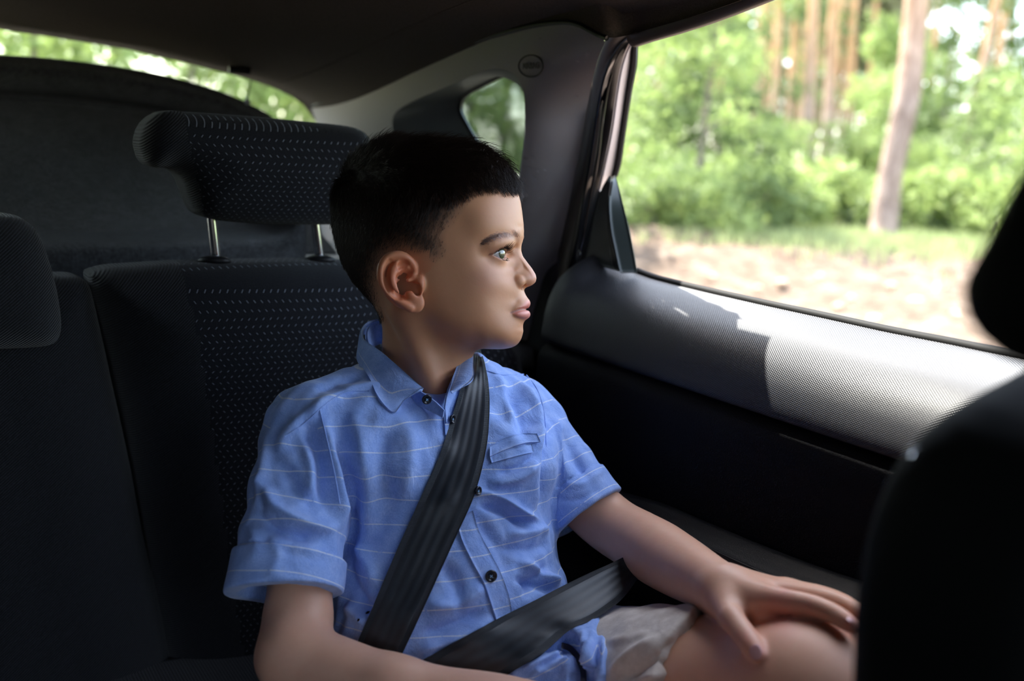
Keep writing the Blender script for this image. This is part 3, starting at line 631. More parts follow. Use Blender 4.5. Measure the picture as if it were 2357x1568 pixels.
block(fh, .08, .20, .03, .006, M_fs, 'headrest', fs)
for X in (.52, .62):
    v, f = tube([(X, .13, zz(-.16)), (X, .14, zz(-.02))], .006, 12); mesh('post', v, f, M_chrome, fs)
v, f = box((.36, -.42, .45), (.74, .24, .60), .04, 4); mesh('seat_cushion', v, f, M_fs, fs)
# glossy side button of the front seat catching the light
v, f = tube(resample([onY(2093, 1052, .25), onY(2098, 1040, .25), onY(2106, 1034, .25)], 8), .0016, 10); mesh('latch', v, f, M_chrome, fs)
# ================================================================ the boy: head
HD = .95; PXM = HD/F                              # metres per photo pixel at the head
H0 = C(990, 560, HD); _a = math.radians(7)
HU = np.array([math.cos(_a), 0, math.sin(_a)]); HV = np.array([0, 1., 0]); HW = np.cross(HU, HV)
HX = np.stack([HU, HV, HW])                       # rows
CPM = PXM/2.8*1000                                # mm per crop px
def hsolve(cx, cy, wmm):                          # head-frame u, v of what is seen at crop coords when it stands |w| mm off the mid plane
    w = abs(wmm)*.001; px, py = 740+cx/2.8, 280+cy/2.8; k = (px-CX)/F
    u = (-k*(H0[2]+HW[2]*w)-H0[0]-HW[0]*w)/(HU[0]+k*HU[2]); q = H0+HU*u+HW*w; return u, (CY-py)/F*-q[2]-H0[1]
def hp(cx, cy, wmm):                              # head point from crop coords (x, y) and lateral mm -> cam coords
    u, v = hsolve(cx, cy, wmm); return H0+HU*u+HV*v+HW*wmm*.001
def orth(cx, cy, w=0): u, v = hsolve(cx, cy, w); return (990+u/PXM-740)*2.8, (560-v/PXM-280)*2.8
def apparent(P):
    q = (P-H0)@HX.T; A = H0+q[:, :1]*HU+q[:, 1:2]*HV+np.abs(q[:, 2:])*HW; return (CX+F*A[:, 0]/-A[:, 2]-740)*2.8, (CY-F*A[:, 1]/-A[:, 2]-280)*2.8, q[:, 2]*1000
PROF = [(1255,440),(1270,470),(1283,520),(1292,580),(1299,640),(1304,690),(1301,735),(1290,785),(1286,830),(1298,868),(1325,905),(1358,948),(1380,985),(1386,1010),(1379,1036),(1352,1057),(1320,1068),(1303,1082),(1309,1105),(1324,1130),(1338,1150),(1342,1167),(1336,1187),(1322,1203),(1317,1210),(1331,1219),(1339,1236),(1336,1256),(1322,1274),(1304,1289),(1297,1307),(1298,1345),(1293,1382),(1279,1415),(1254,1442),(1215,1460),(1160,1468),(1090,1467),(1010,1463),(930,1458)]
BACK = [(840,1450),(740,1425),(640,1385),(540,1330),(450,1270),(380,1210),(300,1130),(220,1020),(160,910),(118,790),(96,670),(98,560),(112,460),(150,370),(215,285),(310,215),(430,172),(560,150),(700,144),(830,148),(940,164),(1030,194),(1110,243),(1178,312),(1222,376)]
INW = [(200,500,45),(300,350,48),(300,600,62),(450,250,50),(450,450,70),(550,600,73),(400,800,66),(300,850,55),(200,800,40),(600,300,60),(750,250,52),(700,450,70),(850,350,59),(900,500,64),(1000,400,51),(1050,300,36),(1100,450,46),(1180,480,34),(1230,520,23),(600,800,71),(750,700,69),(900,650,63),(950,760,60),(1010,600,60),(1100,600,52),(1180,620,40),(1240,640,26),(1280,680,12),
(1060,745,54),(1120,742,48),(1190,738,38),(1250,738,24),(1284,742,12),(1010,850,56),(1050,860,49),(1090,855,40),(1125,845,31),(1160,845,23),(1195,850,14),(1230,840,12),(1262,835,8),(1110,800,47),(1160,790,37),(1200,795,22),(1240,790,14),(1000,950,56),(1080,960,50),(1130,960,43),(1170,970,36),(1200,960,27),(1225,940,17),(1100,905,44),(1160,900,32),(1200,895,22),
(1245,900,13),(1280,920,10),(1305,940,7.5),(1255,960,16),(1300,970,11.5),(1340,980,8.5),(1366,1005,6),(1225,1000,21),(1255,1020,17),(1290,1035,15),(1330,1025,11),(1355,1025,8),(1290,1060,11),(1322,1055,7),(1215,1050,27),(1240,1085,22),(1280,1085,13),(1170,1040,38),(1100,1050,47),(1000,1060,54),(880,1050,59),(800,950,64),(700,900,68),
(1290,1110,11),(1270,1130,16),(1250,1155,19),(1315,1140,7),(1322,1168,10),(1300,1180,16),(1265,1195,21),(1225,1225,23.5),(1235,1170,22.5),(1150,1150,37),(1200,1120,28.5),(1308,1230,14),(1280,1245,19),(1250,1250,20.5),(1325,1245,8.5),(1275,1310,14),(1245,1330,21),(1285,1350,10),(1262,1390,14),(1225,1400,22),(1185,1435,21),(1200,1300,28.5),(1150,1260,36.5),(1150,1380,33),(1060,1400,38),(1080,1200,46),(1080,1130,46),(980,1200,52),(850,1200,56),(700,1200,58),(1000,1330,46),(900,1390,44),(780,1330,50),(600,1250,54),(560,1100,61),(450,1050,58),(350,1000,50),(400,1150,45),(250,950,38),(640,1000,67),(1100,1300,41)]
PROF = [orth(*q) for q in PROF]; BACK = [orth(*q) for q in BACK]; INW = [(*orth(a, b, c), c) for a, b, c in INW]
def _tps():
    out = np.array(PROF+BACK, float); O = resample(out, 150, closed=True, smooth=False)
    nx = np.roll(O, -1, 0)-np.roll(O, 1, 0); nx = np.stack([-nx[:, 1], nx[:, 0]], 1)*-1; nx /= np.linalg.norm(nx, axis=1)[:, None]
    if inpoly(O[:1, 0]+nx[:1, 0]*10, O[:1, 1]+nx[:1, 1]*10, out)[0]: nx = -nx
    face = O[:, 0] > 1150; offd = np.where(face, 22, 60.); E = O+nx*offd[:, None]; e_ok = ~inpoly(E[:, 0], E[:, 1], out)
    d2 = np.hypot(E[:, None, 0]-O[None, :, 0], E[:, None, 1]-O[None, :, 1]).min(1); e_ok &= d2 > offd*.8
    A = np.array(INW, float); P = np.vstack([O, E[e_ok], A[:, :2]])
    v = np.concatenate([np.zeros(len(O)), np.where(face, -90., -900.)[e_ok], A[:, 2]**2])/1000.; P = P/1000.
    def K(r2): return np.where(r2 > 0, r2*np.log(r2+1e-12), 0)
    n = len(P); M = np.zeros((n+3, n+3)); M[:n, :n] = K(((P[:, None]-P[None])**2).sum(-1))+np.diag(np.concatenate([np.full(len(O),2e-5), np.full(e_ok.sum(),5e-2), np.where(A[:,2]>24,1.2e-2,3e-4)]))
    M[:n, n] = 1; M[:n, n+1:] = P; M[n:, :n] = M[:n, n:].T; w = np.linalg.solve(M, np.concatenate([v, np.zeros(3)]))
    gx = np.arange(-160, 1640, 4.)/1000; gy = np.arange(-160, 1760, 4.)/1000; X, Y = np.meshgrid(gx, gy, indexing='ij'); S = np.zeros(X.shape)
    for i in range(n): S += w[i]*K((X-P[i, 0])**2+(Y-P[i, 1])**2)
    S += w[n]+w[n+1]*X+w[n+2]*Y; S *= 1000
    ins = inpoly(X*1000, Y*1000, out); d, _, _ = pdist(X*1000, Y*1000, np.vstack([out, out[:1]]))
    S = np.where(ins, np.maximum(S, np.minimum(d*3., 60.)), np.minimum(S, -d*4.)); return S
HS = _tps(); HSx, HSy = np.gradient(HS, 4.*CPM)
def hgrid(G, cx, cy):
    x = np.clip((cx+160)/4., 0, G.shape[0]-1.001); y = np.clip((cy+160)/4., 0, G.shape[1]-1.001); i, j = x.astype(int), y.astype(int); fx, fy = x-i, y-j
    return G[i, j]*(1-fx)*(1-fy)+G[i+1, j]*fx*(1-fy)+G[i, j+1]*(1-fx)*fy+G[i+1, j+1]*fx*fy
def h_uvw(P):
    q = (P-H0)@HX.T; return (990+q[:, 0]/PXM-740)*2.8, (560-q[:, 1]/PXM-280)*2.8, q[:, 2]*1000
def head_fn(P):
    x, y, w = h_uvw(P); S = hgrid(HS, x, y); a, b = hgrid(HSx, x, y), hgrid(HSy, x, y)
    return np.clip((w*w-S)/np.sqrt(a*a+b*b+4*w*w+30.)*.001, -.05, .05)
def hax(du=(1, 0, 0), dw=(0, 0, 1), sg=1):        # axes rows for an ellipsoid in head directions (sg mirrors it)
    a = np.array(du, float)*[1, 1, sg]; a /= np.linalg.norm(a); c = np.array(dw, float)*[1, 1, sg]; c -= a*(a@c); c /= np.linalg.norm(c); b = np.cross(c, a)
    return np.stack([a@HX, b@HX, c@HX])
EYE = [hp(1096, 852, 31), hp(1096, 852, -31)]; ER = .0124
def lid_angles(P, sg):
    q = (P-EYE[0 if sg > 0 else 1])@HX.T; r = np.linalg.norm(q, axis=1)+1e-9
    az = np.degrees(np.arctan2(q[:, 2]*sg, q[:, 0])); el = np.degrees(np.arcsin(np.clip(q[:, 1]/r, -1, 1)))
    t = np.clip((az+32)/108., 0, 1); base = -5-3*t; b = np.sin(math.pi*t**.92)
    return r, az, el, base+23*np.maximum(b, 0)**.75, base-18*np.maximum(b, 0)**.8
def slot_fn(sg):
    def fn(P):
        r, az, el, up, lo = lid_angles(P, sg); k = r*math.pi/180
        return np.maximum(np.maximum((el-up)*k, (lo-el)*k), np.maximum(np.maximum((-30-az)*k, (az-76)*k), r-.017))
    return fn
def crease_fn(sg):
    def fn(P):                                    # groove between the lid and the fold above it
        r, az, el, up, lo = lid_angles(P, sg); k = r*math.pi/180; t = np.clip((az+42)/124., 0, 1)
        return np.maximum(np.hypot((el-up-13-7*np.sin(math.pi*t))*k, (r-.0150)*.6)-.0007, np.maximum((-38-az)*k, (az-58)*k))
    return fn
def build_head(s):
    s.add('u', head_fn, hp(700, 780, 0), .155, .004)
    s.cone(hp(680, 1190, 0), C(980, 960, .985), .0415, .045, .018); s.cone(hp(740, 1215, 0), C(984, 950, .970), .031, .034, .014)
    for sg in (1, -1):
        e = lambda x, y, w: hp(x, y, w*sg)
        hs = lambda du=(1, 0, 0), dw=(0, 0, 1): hax(du, dw, sg)
        s.cone(e(520, 1220, 44), C(1010, 925, .925) if sg > 0 else C(1022, 925, .95), .009, .006, .02)      # neck muscle from behind the ear to the notch
        s.chain(resample([e(1040, 822, 48), e(1080, 798, 46), e(1130, 782, 41), e(1180, 778, 31), e(1215, 788, 19)], 9), np.array([2.6, 3, 3.4, 3.6, 3.6, 3.4, 3.2, 3, 2.6])*.001, .008)   # fold above the lid
        s.ell(EYE[0 if sg > 0 else 1], (.0139, .0137, .0139), HX, .006)
        s.add('s', crease_fn(sg), EYE[0 if sg > 0 else 1], .017, .0016)
        s.add('s', slot_fn(sg), EYE[0 if sg > 0 else 1], .022, .0009)
        # nostril wing and hole
        s.ell(e(1262, 1030, 12.5), (.0076, .0066, .0066), hs((1, .15, -.35)), .0014)
        s.ell(e(1300, 1064, 8.2), (.0054, .0034, .0032), hs((1, -.3, -.25)), .0012, 's')
        # lips and mouth line
        P = resample([e(1238, 1224, 22.5), e(1264, 1209, 19.5), e(1290, 1192, 14.5), e(1310, 1175, 7.5), hp(1318, 1172, 0)], 14)
        s.chain(P, np.interp(np.linspace(0, 4, 14), range(5), [.0004, .0009, .0015, .0021, .0022]), .003)
        P = resample([e(1236, 1236, 22), e(1265, 1243, 20), e(1292, 1244, 14.5), e(1308, 1240, 7.5), hp(1313, 1240, 0)], 14)
        s.chain(P, np.interp(np.linspace(0, 4, 14), range(5), [.0004, .0012, .0020, .0025, .0026]), .003)
        P = resample([e(1222, 1231, 26), e(1245, 1224, 23.5), e(1275, 1214, 20), e(1300, 1209, 14.5), e(1319, 1209, 6), hp(1322, 1210, 0)], 18)
        s.chain(P, np.interp(np.linspace(0, 5, 18), range(6), [.0012, .0014, .0013, .0012, .0011, .0010]), .0012, 's')
        # ear
        er = lambda cx, cy, w: e((860+cx/8.71-740)*2.8, (560+cy/8.71-280)*2.8, w)
        s.ell(er(500, 740, 75.0), (.0165, .0262, .0030), hs((1, .33, -.40), (.40, -.02, 1)), .002)
        s.ell(er(830, 1190, 68.5), (.0085, .0095, .0042), hs((1, .1, -.25), (.25, 0, 1)), .004)
        hx = [(800, 690, 65), (815, 560, 68.5), (780, 420, 71), (640, 290, 75), (480, 245, 78.5), (300, 290, 82), (180, 430, 85), (140, 620, 86), (175, 800, 85.5), (270, 960, 83), (410, 1090, 80), (560, 1190, 76.5), (740, 1300, 72)]
        R = [.002, .0026, .0033, .0038, .0038, .0037, .0035, .0033, .0030, .0027, .0026, .0030, .0038]
        P3 = resample([er(*q) for q in hx], 30); s.chain(P3, np.interp(np.linspace(0, 12, 30), range(13), R), .0016)
        ah = [(560, 1010, 77.5), (430, 930, 81.5), (360, 780, 83.5), (360, 620, 83.5), (420, 500, 81), (520, 400, 77)]
        s.chain(resample([er(*q) for q in ah], 12), np.linspace(.0034, .0030, 12), .003)
        s.chain([er(400, 590, 82), er(520, 570, 79), er(650, 490, 75)], [.0028, .0026, .002], .003)
        s.ell(er(650, 870, 76), (.0115, .0112, .0070), hs((1, .2, -.3), (.3, 0, 1)), .0016, 's')         # concha
        s.ell(er(600, 650, 77), (.0105, .0048, .006), hs((1, .55, -.3), (.3, 0, 1)), .0016, 's')
        s.ell(er(590, 450, 79), (.0062, .0045, .0040), hs((1, .5, -.3), (.3, 0, 1)), .0016, 's')
        P3 = resample([er(330, 370, 85), er(265, 480, 87), er(250, 650, 88), (er(262, 800, 87.5)), er(330, 940, 85), er(430, 1040, 82), er(520, 1090, 79)], 16)
        s.chain(P3, [.0023]*16, .0016, 's')                                                              # groove inside the rim
        s.ell(er(930, 830, 67.5), (.0045, .0085, .0042), hs((1, 0, -.3), (.3, 0, 1)), .003)                  # tragus
        s.ell(er(740, 1035, 72.5), (.0052, .0036, .0034), hs((1, -.2, -.3), (.3, 0, 1)), .003)
        s.cone(er(690, 745, 72.5), er(860, 690, 67.5), .0018, .002, .002)
        s.ell(er(860, 930, 69), (.0042, .0060, .006), hs((1, 0, -.3), (.3, 0, 1)), .0015, 's')
# ================================================================ the boy: body, clothes
Xc, Yc, Zc = M3[0], M3[1], M3[2]                  # world axes in cam coords
FWD = -Yc                                        # the seat faces this way
def build_limbs(s):
    # legs
    s.cone(C(1255, 1600, .98), C(1640, 1612, .805), .076, .0610, .02); s.cone(C(1640, 1612, .805), C(1865, 1613, .728), .0610, .0565, .02)
    s.cone(C(1865, 1613, .728), C(1990, 2150, .76), .0545, .038, .02)
    s.cone(C(1990, 2150, .76), C(2120, 2700, .80), .040, .026, .02)
    s.cone(C(2120, 2700, .80), C(2350, 2850, .70), .028, .022, .02, flat=(Zc, .7))
    s.cone(C(920, 1720, .90), C(1470, 1870, .59), .078, .052, .02); s.cone(C(1470, 1870, .59), C(1500, 2700, .65), .046, .034, .02)
    s.cone(C(1500, 2700, .65), C(1560, 3300, .71), .038, .026, .02); s.cone(C(1560, 3300, .71), C(1900, 3550, .62), .028, .022, .02, flat=(Zc, .7))
    s.cone(C(1250, 1590, .97), C(930, 1700, .90), .075, .075, .03)
    s.cone(C(985, 900, .975), C(1010, 1060, .985), .046, .08, .03)
    s.ell(C(1012, 1130, .985), (.088, .060, .115), np.stack([Xc, Yc, Zc]), .02); s.ell(C(1030, 1400, .945), (.090, .066, .17), np.stack([Xc, Yc, Zc]), .03)
    s.cone(C(965, 915, .975), C(740, 985, .905), .028, .030, .02); s.cone(C(1000, 925, .985), C(1200, 965, 1.035), .028, .030, .02)
    # his right arm (left in the photo), bent, forearm on the lap
    s.cone(C(716, 1010, .897), C(684, 1440, .83), .031, .0265, .012); s.cone(C(686, 1430, .83), C(676, 1510, .805), .0265, .0275, .012)
    s.cone(C(676, 1512, .805), C(905, 1598, .775), .0285, .0272, .014); s.cone(C(905, 1598, .775), C(1240, 1632, .765), .0272, .0185, .014)
    s.cone(C(1240, 1634, .765), C(1325, 1680, .76), .020, .023, .01, flat=(Zc, .6))
    for k, (dx, dy, dd) in enumerate([(0, 0, 0), (8, -8, .018), (0, -16, .036), (-18, -22, .052)]):
        s.chain([C(1345+dx, 1705+dy, .752+dd), C(1400+dx, 1735+dy, .748+dd), C(1432+dx*1.5, 1770+dy, .744+dd)], [.0085, .0075, .006], .002)
    s.chain([C(1262, 1660, .75), C(1300, 1710, .735), C(1335, 1745, .73)], [.011, .009, .007], .006)
    # his left arm, reaching to the knee
    P = resample([C(1195, 985, 1.03), C(1312, 1118, 1.005), C(1400, 1203, .982), C(1470, 1246, .945), C(1560, 1301, .885), C(1645, 1347, .815), C(1672, 1356, .798)], 26)
    R = np.interp(np.linspace(0, 1, 26), [0, .3, .46, .56, .64, .78, .95, 1], [.030, .025, .0240, .0250, .0258, .0226, .0172, .0176]); s.chain(P, R, .012)
    # left hand: palm, knuckles, fingers over the knee
    WR = C(1662, 1352, .802)
    kn = [C(1778, 1380, .752), C(1806, 1366, .770), C(1815, 1357, .789), C(1808, 1352, .806)]
    for p, r0 in zip(kn, (.0098, .0090, .0084, .0076)): s.cone(WR+(p-WR)*.12, p, .0145, r0, .008)
    s.cone(C(1700, 1392, .775), C(1752, 1400, .758), .010, .008, .010)
    s.cone(C(1650, 1362, .797), C(1684, 1396, .778), .015, .012, .010)
    fin = [[kn[0], C(1862, 1393, .727), C(1921, 1414, .712), C(1962, 1441, .700)], [kn[1], C(1890, 1378, .742), C(1944, 1394, .727), C(1982, 1416, .716)],
           [kn[2], C(1893, 1372, .764), C(1945, 1390, .750), C(1978, 1412, .740)], [kn[3], C(1872, 1368, .787), C(1915, 1384, .776), C(1945, 1402, .768)]]
    for f, (a, b, c, d) in zip(fin, ((.0092, .0072, .0064, .0054), (.0088, .0074, .0066, .0056), (.0082, .0068, .006, .0052), (.0074, .006, .0054, .0048))):
        s.chain(resample(f, 12), np.interp(np.linspace(0, 1, 12), [0, .2, .5, .75, 1], [a, a*.86, b, c, d]), .0035)
    s.cone(C(1662, 1378, .788), C(1684, 1424, .750), .0118, .0094, .009)
    s.chain(resample([C(1684, 1424, .750), C(1718, 1468, .727), C(1747, 1509, .708)], 10), np.interp(np.linspace(0, 1, 10), [0, .3, .5, .8, 1], [.0094, .0083, .0084, .0076, .0060]), .0022)
def cloth_cyl(p, q, r0, r1, ext, flat): pass
def shirt_base():
    T = SDF(); ax = np.stack([Xc, Yc, Zc])
    T.ell(C(1008, 1125, .985), (.118, .080, .135), ax, .02); T.ell(C(1028, 1370, .945), (.110, .084, .15), ax, .05)
    T.ell(C(1045, 1480, .925), (.112, .085, .10), ax, .04)
    T.cone(C(968, 908, .985), C(742, 975, .905), .032, .042, .03); T.cone(C(1005, 918, .995), C(1180, 950, 1.03), .032, .038, .03)
    T.cone(C(850, 985, .935), C(1150, 985, 1.0), .046, .046, .03); T.ell(C(870, 1040, .915), (.05, .05, .06), None, .03); T.ell(C(1180, 1060, .965), (.040, .04, .07), None, .03)
    T.cone(C(985, 880, .985), C(990, 940, .985), .052, .060, .02)
    T.cone(C(984, 770, .975), C(990, 905, .972), .0495, .0505, .003, 's'); T.cone(C(1000, 780, .915), C(1014, 925, .880), .062, .010, .008, 's')
    return T
SL = [(C(718, 1000, .895), C(653, 1366, .836), .0445, .0450), (C(1195, 972, 1.025), C(1350, 1186, .990), .0435, .0395)]
def shirt_sleeves(T):
    for k, (a, b, ra, rb) in enumerate(SL):
        n = (b-a)/np.linalg.norm(b-a); L0 = np.linalg.norm(b-a); s = SDF()
        s.cone(a, b+n*.02, ra, rb, .01)
        c0 = b-n*.031; rg = SDF().cone(b-n*.08, b+n*.02, rb+.0030, rb+.0044, .001); rg.plane(c0, -n, .001); s.add('u', rg.ev, b, .10, .0012)
        s.plane(b, n, .002) if k else s.plane(b, n+np.array([.12, .0, 0]), .002)
        s.cone(b-n*.035, b+n*.03, .026, rb-.0012, .002, 's')
        g = s.ev; T.add('u', (lambda gg: lambda P: gg(P))(g), (a+b)/2, L0/2+.06, .006)
    return T
# fold strokes: (points in photo pixels, half width px, height mm)   + ridge / - valley
FOLDS = [
 ([(765,905),(700,960),(655,1010),(640,1050)],12,4),([(880,880),(800,900),(740,935),(700,985)],9,3),([(850,855),(770,880),(720,905)],10,-3),
 ([(740,960),(760,1040),(778,1140),(782,1230)],16,7),([(700,960),(735,1060),(752,1180)],16,-6),([(810,940),(835,1040),(850,1160),(845,1260)],22,5),
 ([(760,1000),(800,1120),(812,1220),(800,1330)],16,-5),([(900,960),(880,1060),(900,1170)],26,-4),([(930,980),(945,1060),(920,1160)],20,4),
 ([(640,1060),(690,1130),(740,1180)],18,-4),([(600,1090),(640,1170),(720,1210),(780,1218)],14,6),([(585,1180),(650,1225),(740,1245)],12,-6),
 ([(620,990),(612,1080),(590,1150)],10,4),([(575,1200),(590,1260),(570,1310)],14,3),([(640,1260),(700,1280),(770,1290)],14,-4),([(620,1230),(640,1280),(620,1330)],12,3),
 ([(810,1240),(850,1300),(870,1360)],18,5),([(790,1290),(820,1360),(870,1420)],16,-5),([(790,1390),(850,1440)],14,4),
 ([(1160,880),(1200,960),(1215,1030)],14,-4),([(1190,870),(1235,950),(1245,1040)],10,5),([(1130,850),(1170,930),(1180,1000)],12,3),
 ([(1250,930),(1262,1030),(1258,1120),(1240,1190)],9,-7),([(1280,960),(1290,1050),(1310,1110)],14,4),([(1300,1000),(1350,1100),(1380,1130)],12,-3),
 ([(1090,1135),(1150,1145),(1210,1185),(1250,1200)],9,6),([(1095,1160),(1160,1180),(1215,1215)],9,-6),([(1120,1120),(1190,1100),(1240,1060)],12,5),
 ([(1140,1090),(1200,1075),(1240,1040)],9,-4),([(1160,1230),(1220,1225),(1265,1210)],14,5),([(1150,1260),(1220,1265),(1262,1250)],12,-4),
 ([(1100,1200),(1150,1260),(1170,1330)],14,-3),([(1190,1290),(1240,1320),(1290,1345)],12,7),([(1180,1330),(1240,1350),(1290,1362)],9,-5),([(1200,1380),(1230,1330),(1265,1300)],10,-4),
 ([(1010,1290),(1050,1350),(1060,1430)],16,-4),([(980,1400),(1060,1390),(1120,1340)],16,5),([(960,1460),(1040,1440),(1120,1400)],12,-4),([(960,1500),(1050,1470),(1140,1420)],12,5),
 ([(700,1010),(720,1090),(700,1160)],14,4),([(560,1320),(640,1340),(760,1350)],8,-2),([(1290,1120),(1350,1110),(1400,1070)],10,4),([(1275,1150),(1330,1150),(1390,1120)],8,-3),
]
def fold_disp(Pc, N, folds, scale=1.):
    px = CX+F*Pc[:, 0]/-Pc[:, 2]; py = CY-F*Pc[:, 1]/-Pc[:, 2]; face = np.clip(N@np.array([0, 0, 1.])*2.5, 0, 1); D = np.zeros(len(Pc))
    for pts, w, a in folds:
        P = resample(np.array(pts, float), 14); bx = (px > P[:, 0].min()-3*w) & (px < P[:, 0].max()+3*w) & (py > P[:, 1].min()-3*w) & (py < P[:, 1].max()+3*w)
        if not bx.any(): continue
        d, t, sd = pdist(px[bx], py[bx], P); D[bx] += a*.001*np.exp(-(d/w)**2)*np.clip(np.sin(math.pi*np.clip(t, .02, .98))*1.6, 0, 1)
    return D*face*scale*1.45
# ---------------------------------------------------------------- materials of the boy
def skin_build(nt, b):
    at = attr(nt, 'tint'); pos = geo(nt)
    n = noise(nt, 55, 4, .6, pos); c = mixc(nt, mth(nt, 'MULTIPLY', n, .35), at.outputs['Color'], (.40, .17, .11))
    L(nt, c, b.inputs['Base Color'])
    b.inputs['Subsurface Weight'].default_value = .22; b.inputs['Subsurface Radius'].default_value = (.012, .004, .0025); b.inputs['Subsurface Scale'].default_value = .5
    h = noise(nt, 1500, 2, .5, pos); h2 = noise(nt, 260, 3, .6, pos)
    s = mth(nt, 'ADD', mth(nt, 'MULTIPLY', h, .35), h2); bump(nt, b, s, .00030, .30)
M_skin = mat('skin', (.56, .33, .23), .48, .42, build=skin_build)
def cloth_build(nt, b):
    st = attr(nt, 'stripe'); t = mth(nt, 'FRACT', mth(nt, 'DIVIDE', st.outputs['Fac'], .0210))
    d = mth(nt, 'ABSOLUTE', mth(nt, 'SUBTRACT', t, .5)); pos = geo(nt)
    line = mth(nt, 'LESS_THAN', d, .022); brk = mth(nt, 'GREATER_THAN', noise(nt, 160, 3, .7, pos), .36); line = mth(nt, 'MULTIPLY', line, brk)
    vn = nd(nt, 'ShaderNodeVectorMath', operation='MULTIPLY'); L(nt, pos, vn.inputs[0]); vn.inputs[1].default_value = (2600, 2600, 170)
    sl = noise(nt, 1, 3, .65, vn.outputs[0]); n2 = noise(nt, 70, 3, .6, pos)
    c = ramp(nt, mth(nt, 'ADD', mth(nt, 'MULTIPLY', sl, .7), mth(nt, 'MULTIPLY', n2, .3)), [(.30, (.15, .27, .66)), (.5, (.27, .41, .80)), (.70, (.48, .61, .94))])
    L(nt, mixc(nt, mth(nt, 'MULTIPLY', line, .75), c, (.72, .76, .86)), b.inputs['Base Color'])
    w1 = noise(nt, 1400, 2, .5, pos); w2 = noise(nt, 42, 4, .62, pos, .6)
    h = mth(nt, 'ADD', mth(nt, 'MULTIPLY', w1, .10), w2); bump(nt, b, h, .0042, .55)
M_shirt = mat('shirt_cotton', (.14, .28, .72), .85, .2, build=cloth_build); M_shirt.node_tree.nodes['Principled BSDF'].inputs['Sheen Weight'].default_value = .25
def khaki_build(nt, b):
    pos = geo(nt); n = noise(nt, 90, 4, .6, pos); L(nt, ramp(nt, n, [(.3, (.50, .43, .37)), (.7, (.66, .585, .52))]), b.inputs['Base Color'])
    h = mth(nt, 'ADD', mth(nt, 'MULTIPLY', noise(nt, 1500, 2, .5, pos), .12), noise(nt, 35, 4, .6, pos, .5)); bump(nt, b, h, .003, .5)
M_khaki = mat('khaki_twill', (.44, .36, .28), .85, .2, build=khaki_build)
M_dark = mat('button_horn', (.012, .013, .02), .25, .5); M_thread = mat('thread', (.25, .45, .7), .8)
M_seam = mat('hem_thread', (.33, .27, .18), .8)
def belt_build(nt, b):
    uv = attr(nt, 'belt').outputs['Vector']; s = sep(nt, uv)      # x across 0..1, y along in metres
    x = mth(nt, 'ABSOLUTE', mth(nt, 'SUBTRACT', s[0], .5))
    edge = mth(nt, 'GREATER_THAN', x, .37); rib = mth(nt, 'SINE', mth(nt, 'MULTIPLY', s[0], 5*2*math.pi))
    a = mth(nt, 'SINE', mth(nt, 'MULTIPLY', mth(nt, 'ADD', s[1], mth(nt, 'MULTIPLY', s[0], .047)), 2*math.pi/.0016))
    c2 = mth(nt, 'SINE', mth(nt, 'MULTIPLY', mth(nt, 'SUBTRACT', s[1], mth(nt, 'MULTIPLY', s[0], .047)), 2*math.pi/.0016))
    fine = mth(nt, 'SINE', mth(nt, 'MULTIPLY', s[1], 2*math.pi/.0009))
    tw = mth(nt, 'MULTIPLY', mth(nt, 'MULTIPLY', a, c2), edge)
    h = mth(nt, 'ADD', tw, mth(nt, 'ADD', mth(nt, 'MULTIPLY', rib, .28), mth(nt, 'MULTIPLY', fine, .06)))
    bump(nt, b, h, .0004, .8)
    f = mth(nt, 'ADD', mth(nt, 'MULTIPLY', mth(nt, 'MAXIMUM', tw, 0), .8), mth(nt, 'MULTIPLY', mth(nt, 'ADD', rib, 1), .12))
    L(nt, mixc(nt, f, (.006, .008, .012), (.034, .048, .062)), b.inputs['Base Color'])
M_belt = mat('belt_webbing', (.012, .015, .02), .42, .5, build=belt_build)
def hair_mat(name, col, rough=.35):
    m = bpy.data.materials.new(name); m.use_nodes = True; nt = m.node_tree; nt.nodes.clear()
    o = nd(nt, 'ShaderNodeOutputMaterial'); h = nd(nt, 'ShaderNodeBsdfHairPrincipled'); h.parametrization = 'COLOR'
    h.inputs['Color'].default_value = (*col, 1); h.inputs['Roughness'].default_value = rough; h.inputs['Radial Roughness'].default_value = .4
    L(nt, h.outputs[0], o.inputs[0]); return m
M_hair = mat('dark_hair', (.026, .0145, .0095), .42, .34); M_brow = hair_mat('brow_hair', (.05, .026, .018))
def eye_build(nt, b):
    a = attr(nt, 'ang').outputs['Fac']; n = noise(nt, 900, 3, .6)
    iris = ramp(nt, n, [(.3, (.035, .045, .02)), (.7, (.16, .17, .09))])
    c = mixc(nt, mth(nt, 'LESS_THAN', a, 27.5), (.46, .43, .42), (.018, .018, .012)); c = mixc(nt, mth(nt, 'LESS_THAN', a, 25.5), c, iris)
    c = mixc(nt, mth(nt, 'LESS_THAN', a, 11.5), c, (.002, .002, .002)); L(nt, c, b.inputs['Base Color'])
M_eye = mat('eye', (.6, .6, .6), .12, .6, build=eye_build, Coat_Weight=1.0, Coat_Roughness=.02)
M_nail = mat('nail', (.62, .34, .33), .25, .5)
def curves(name, pts, rad, mt, parent):           # pts (n, k, 3) world, rad (k,) or (n,k)
    n, k, _ = pts.shape; hc = bpy.data.hair_curves.new(name); hc.add_curves([k]*n)
    hc.attributes['position'].data.foreach_set('vector', pts.astype(np.float32).ravel())
    r = np.broadcast_to(rad, (n, k)).astype(np.float32)
    at = hc.attributes.get('radius') or hc.attributes.new('radius', 'FLOAT', 'POINT'); at.data.foreach_set('value', r.ravel())
    return link(name, hc, mt, parent)
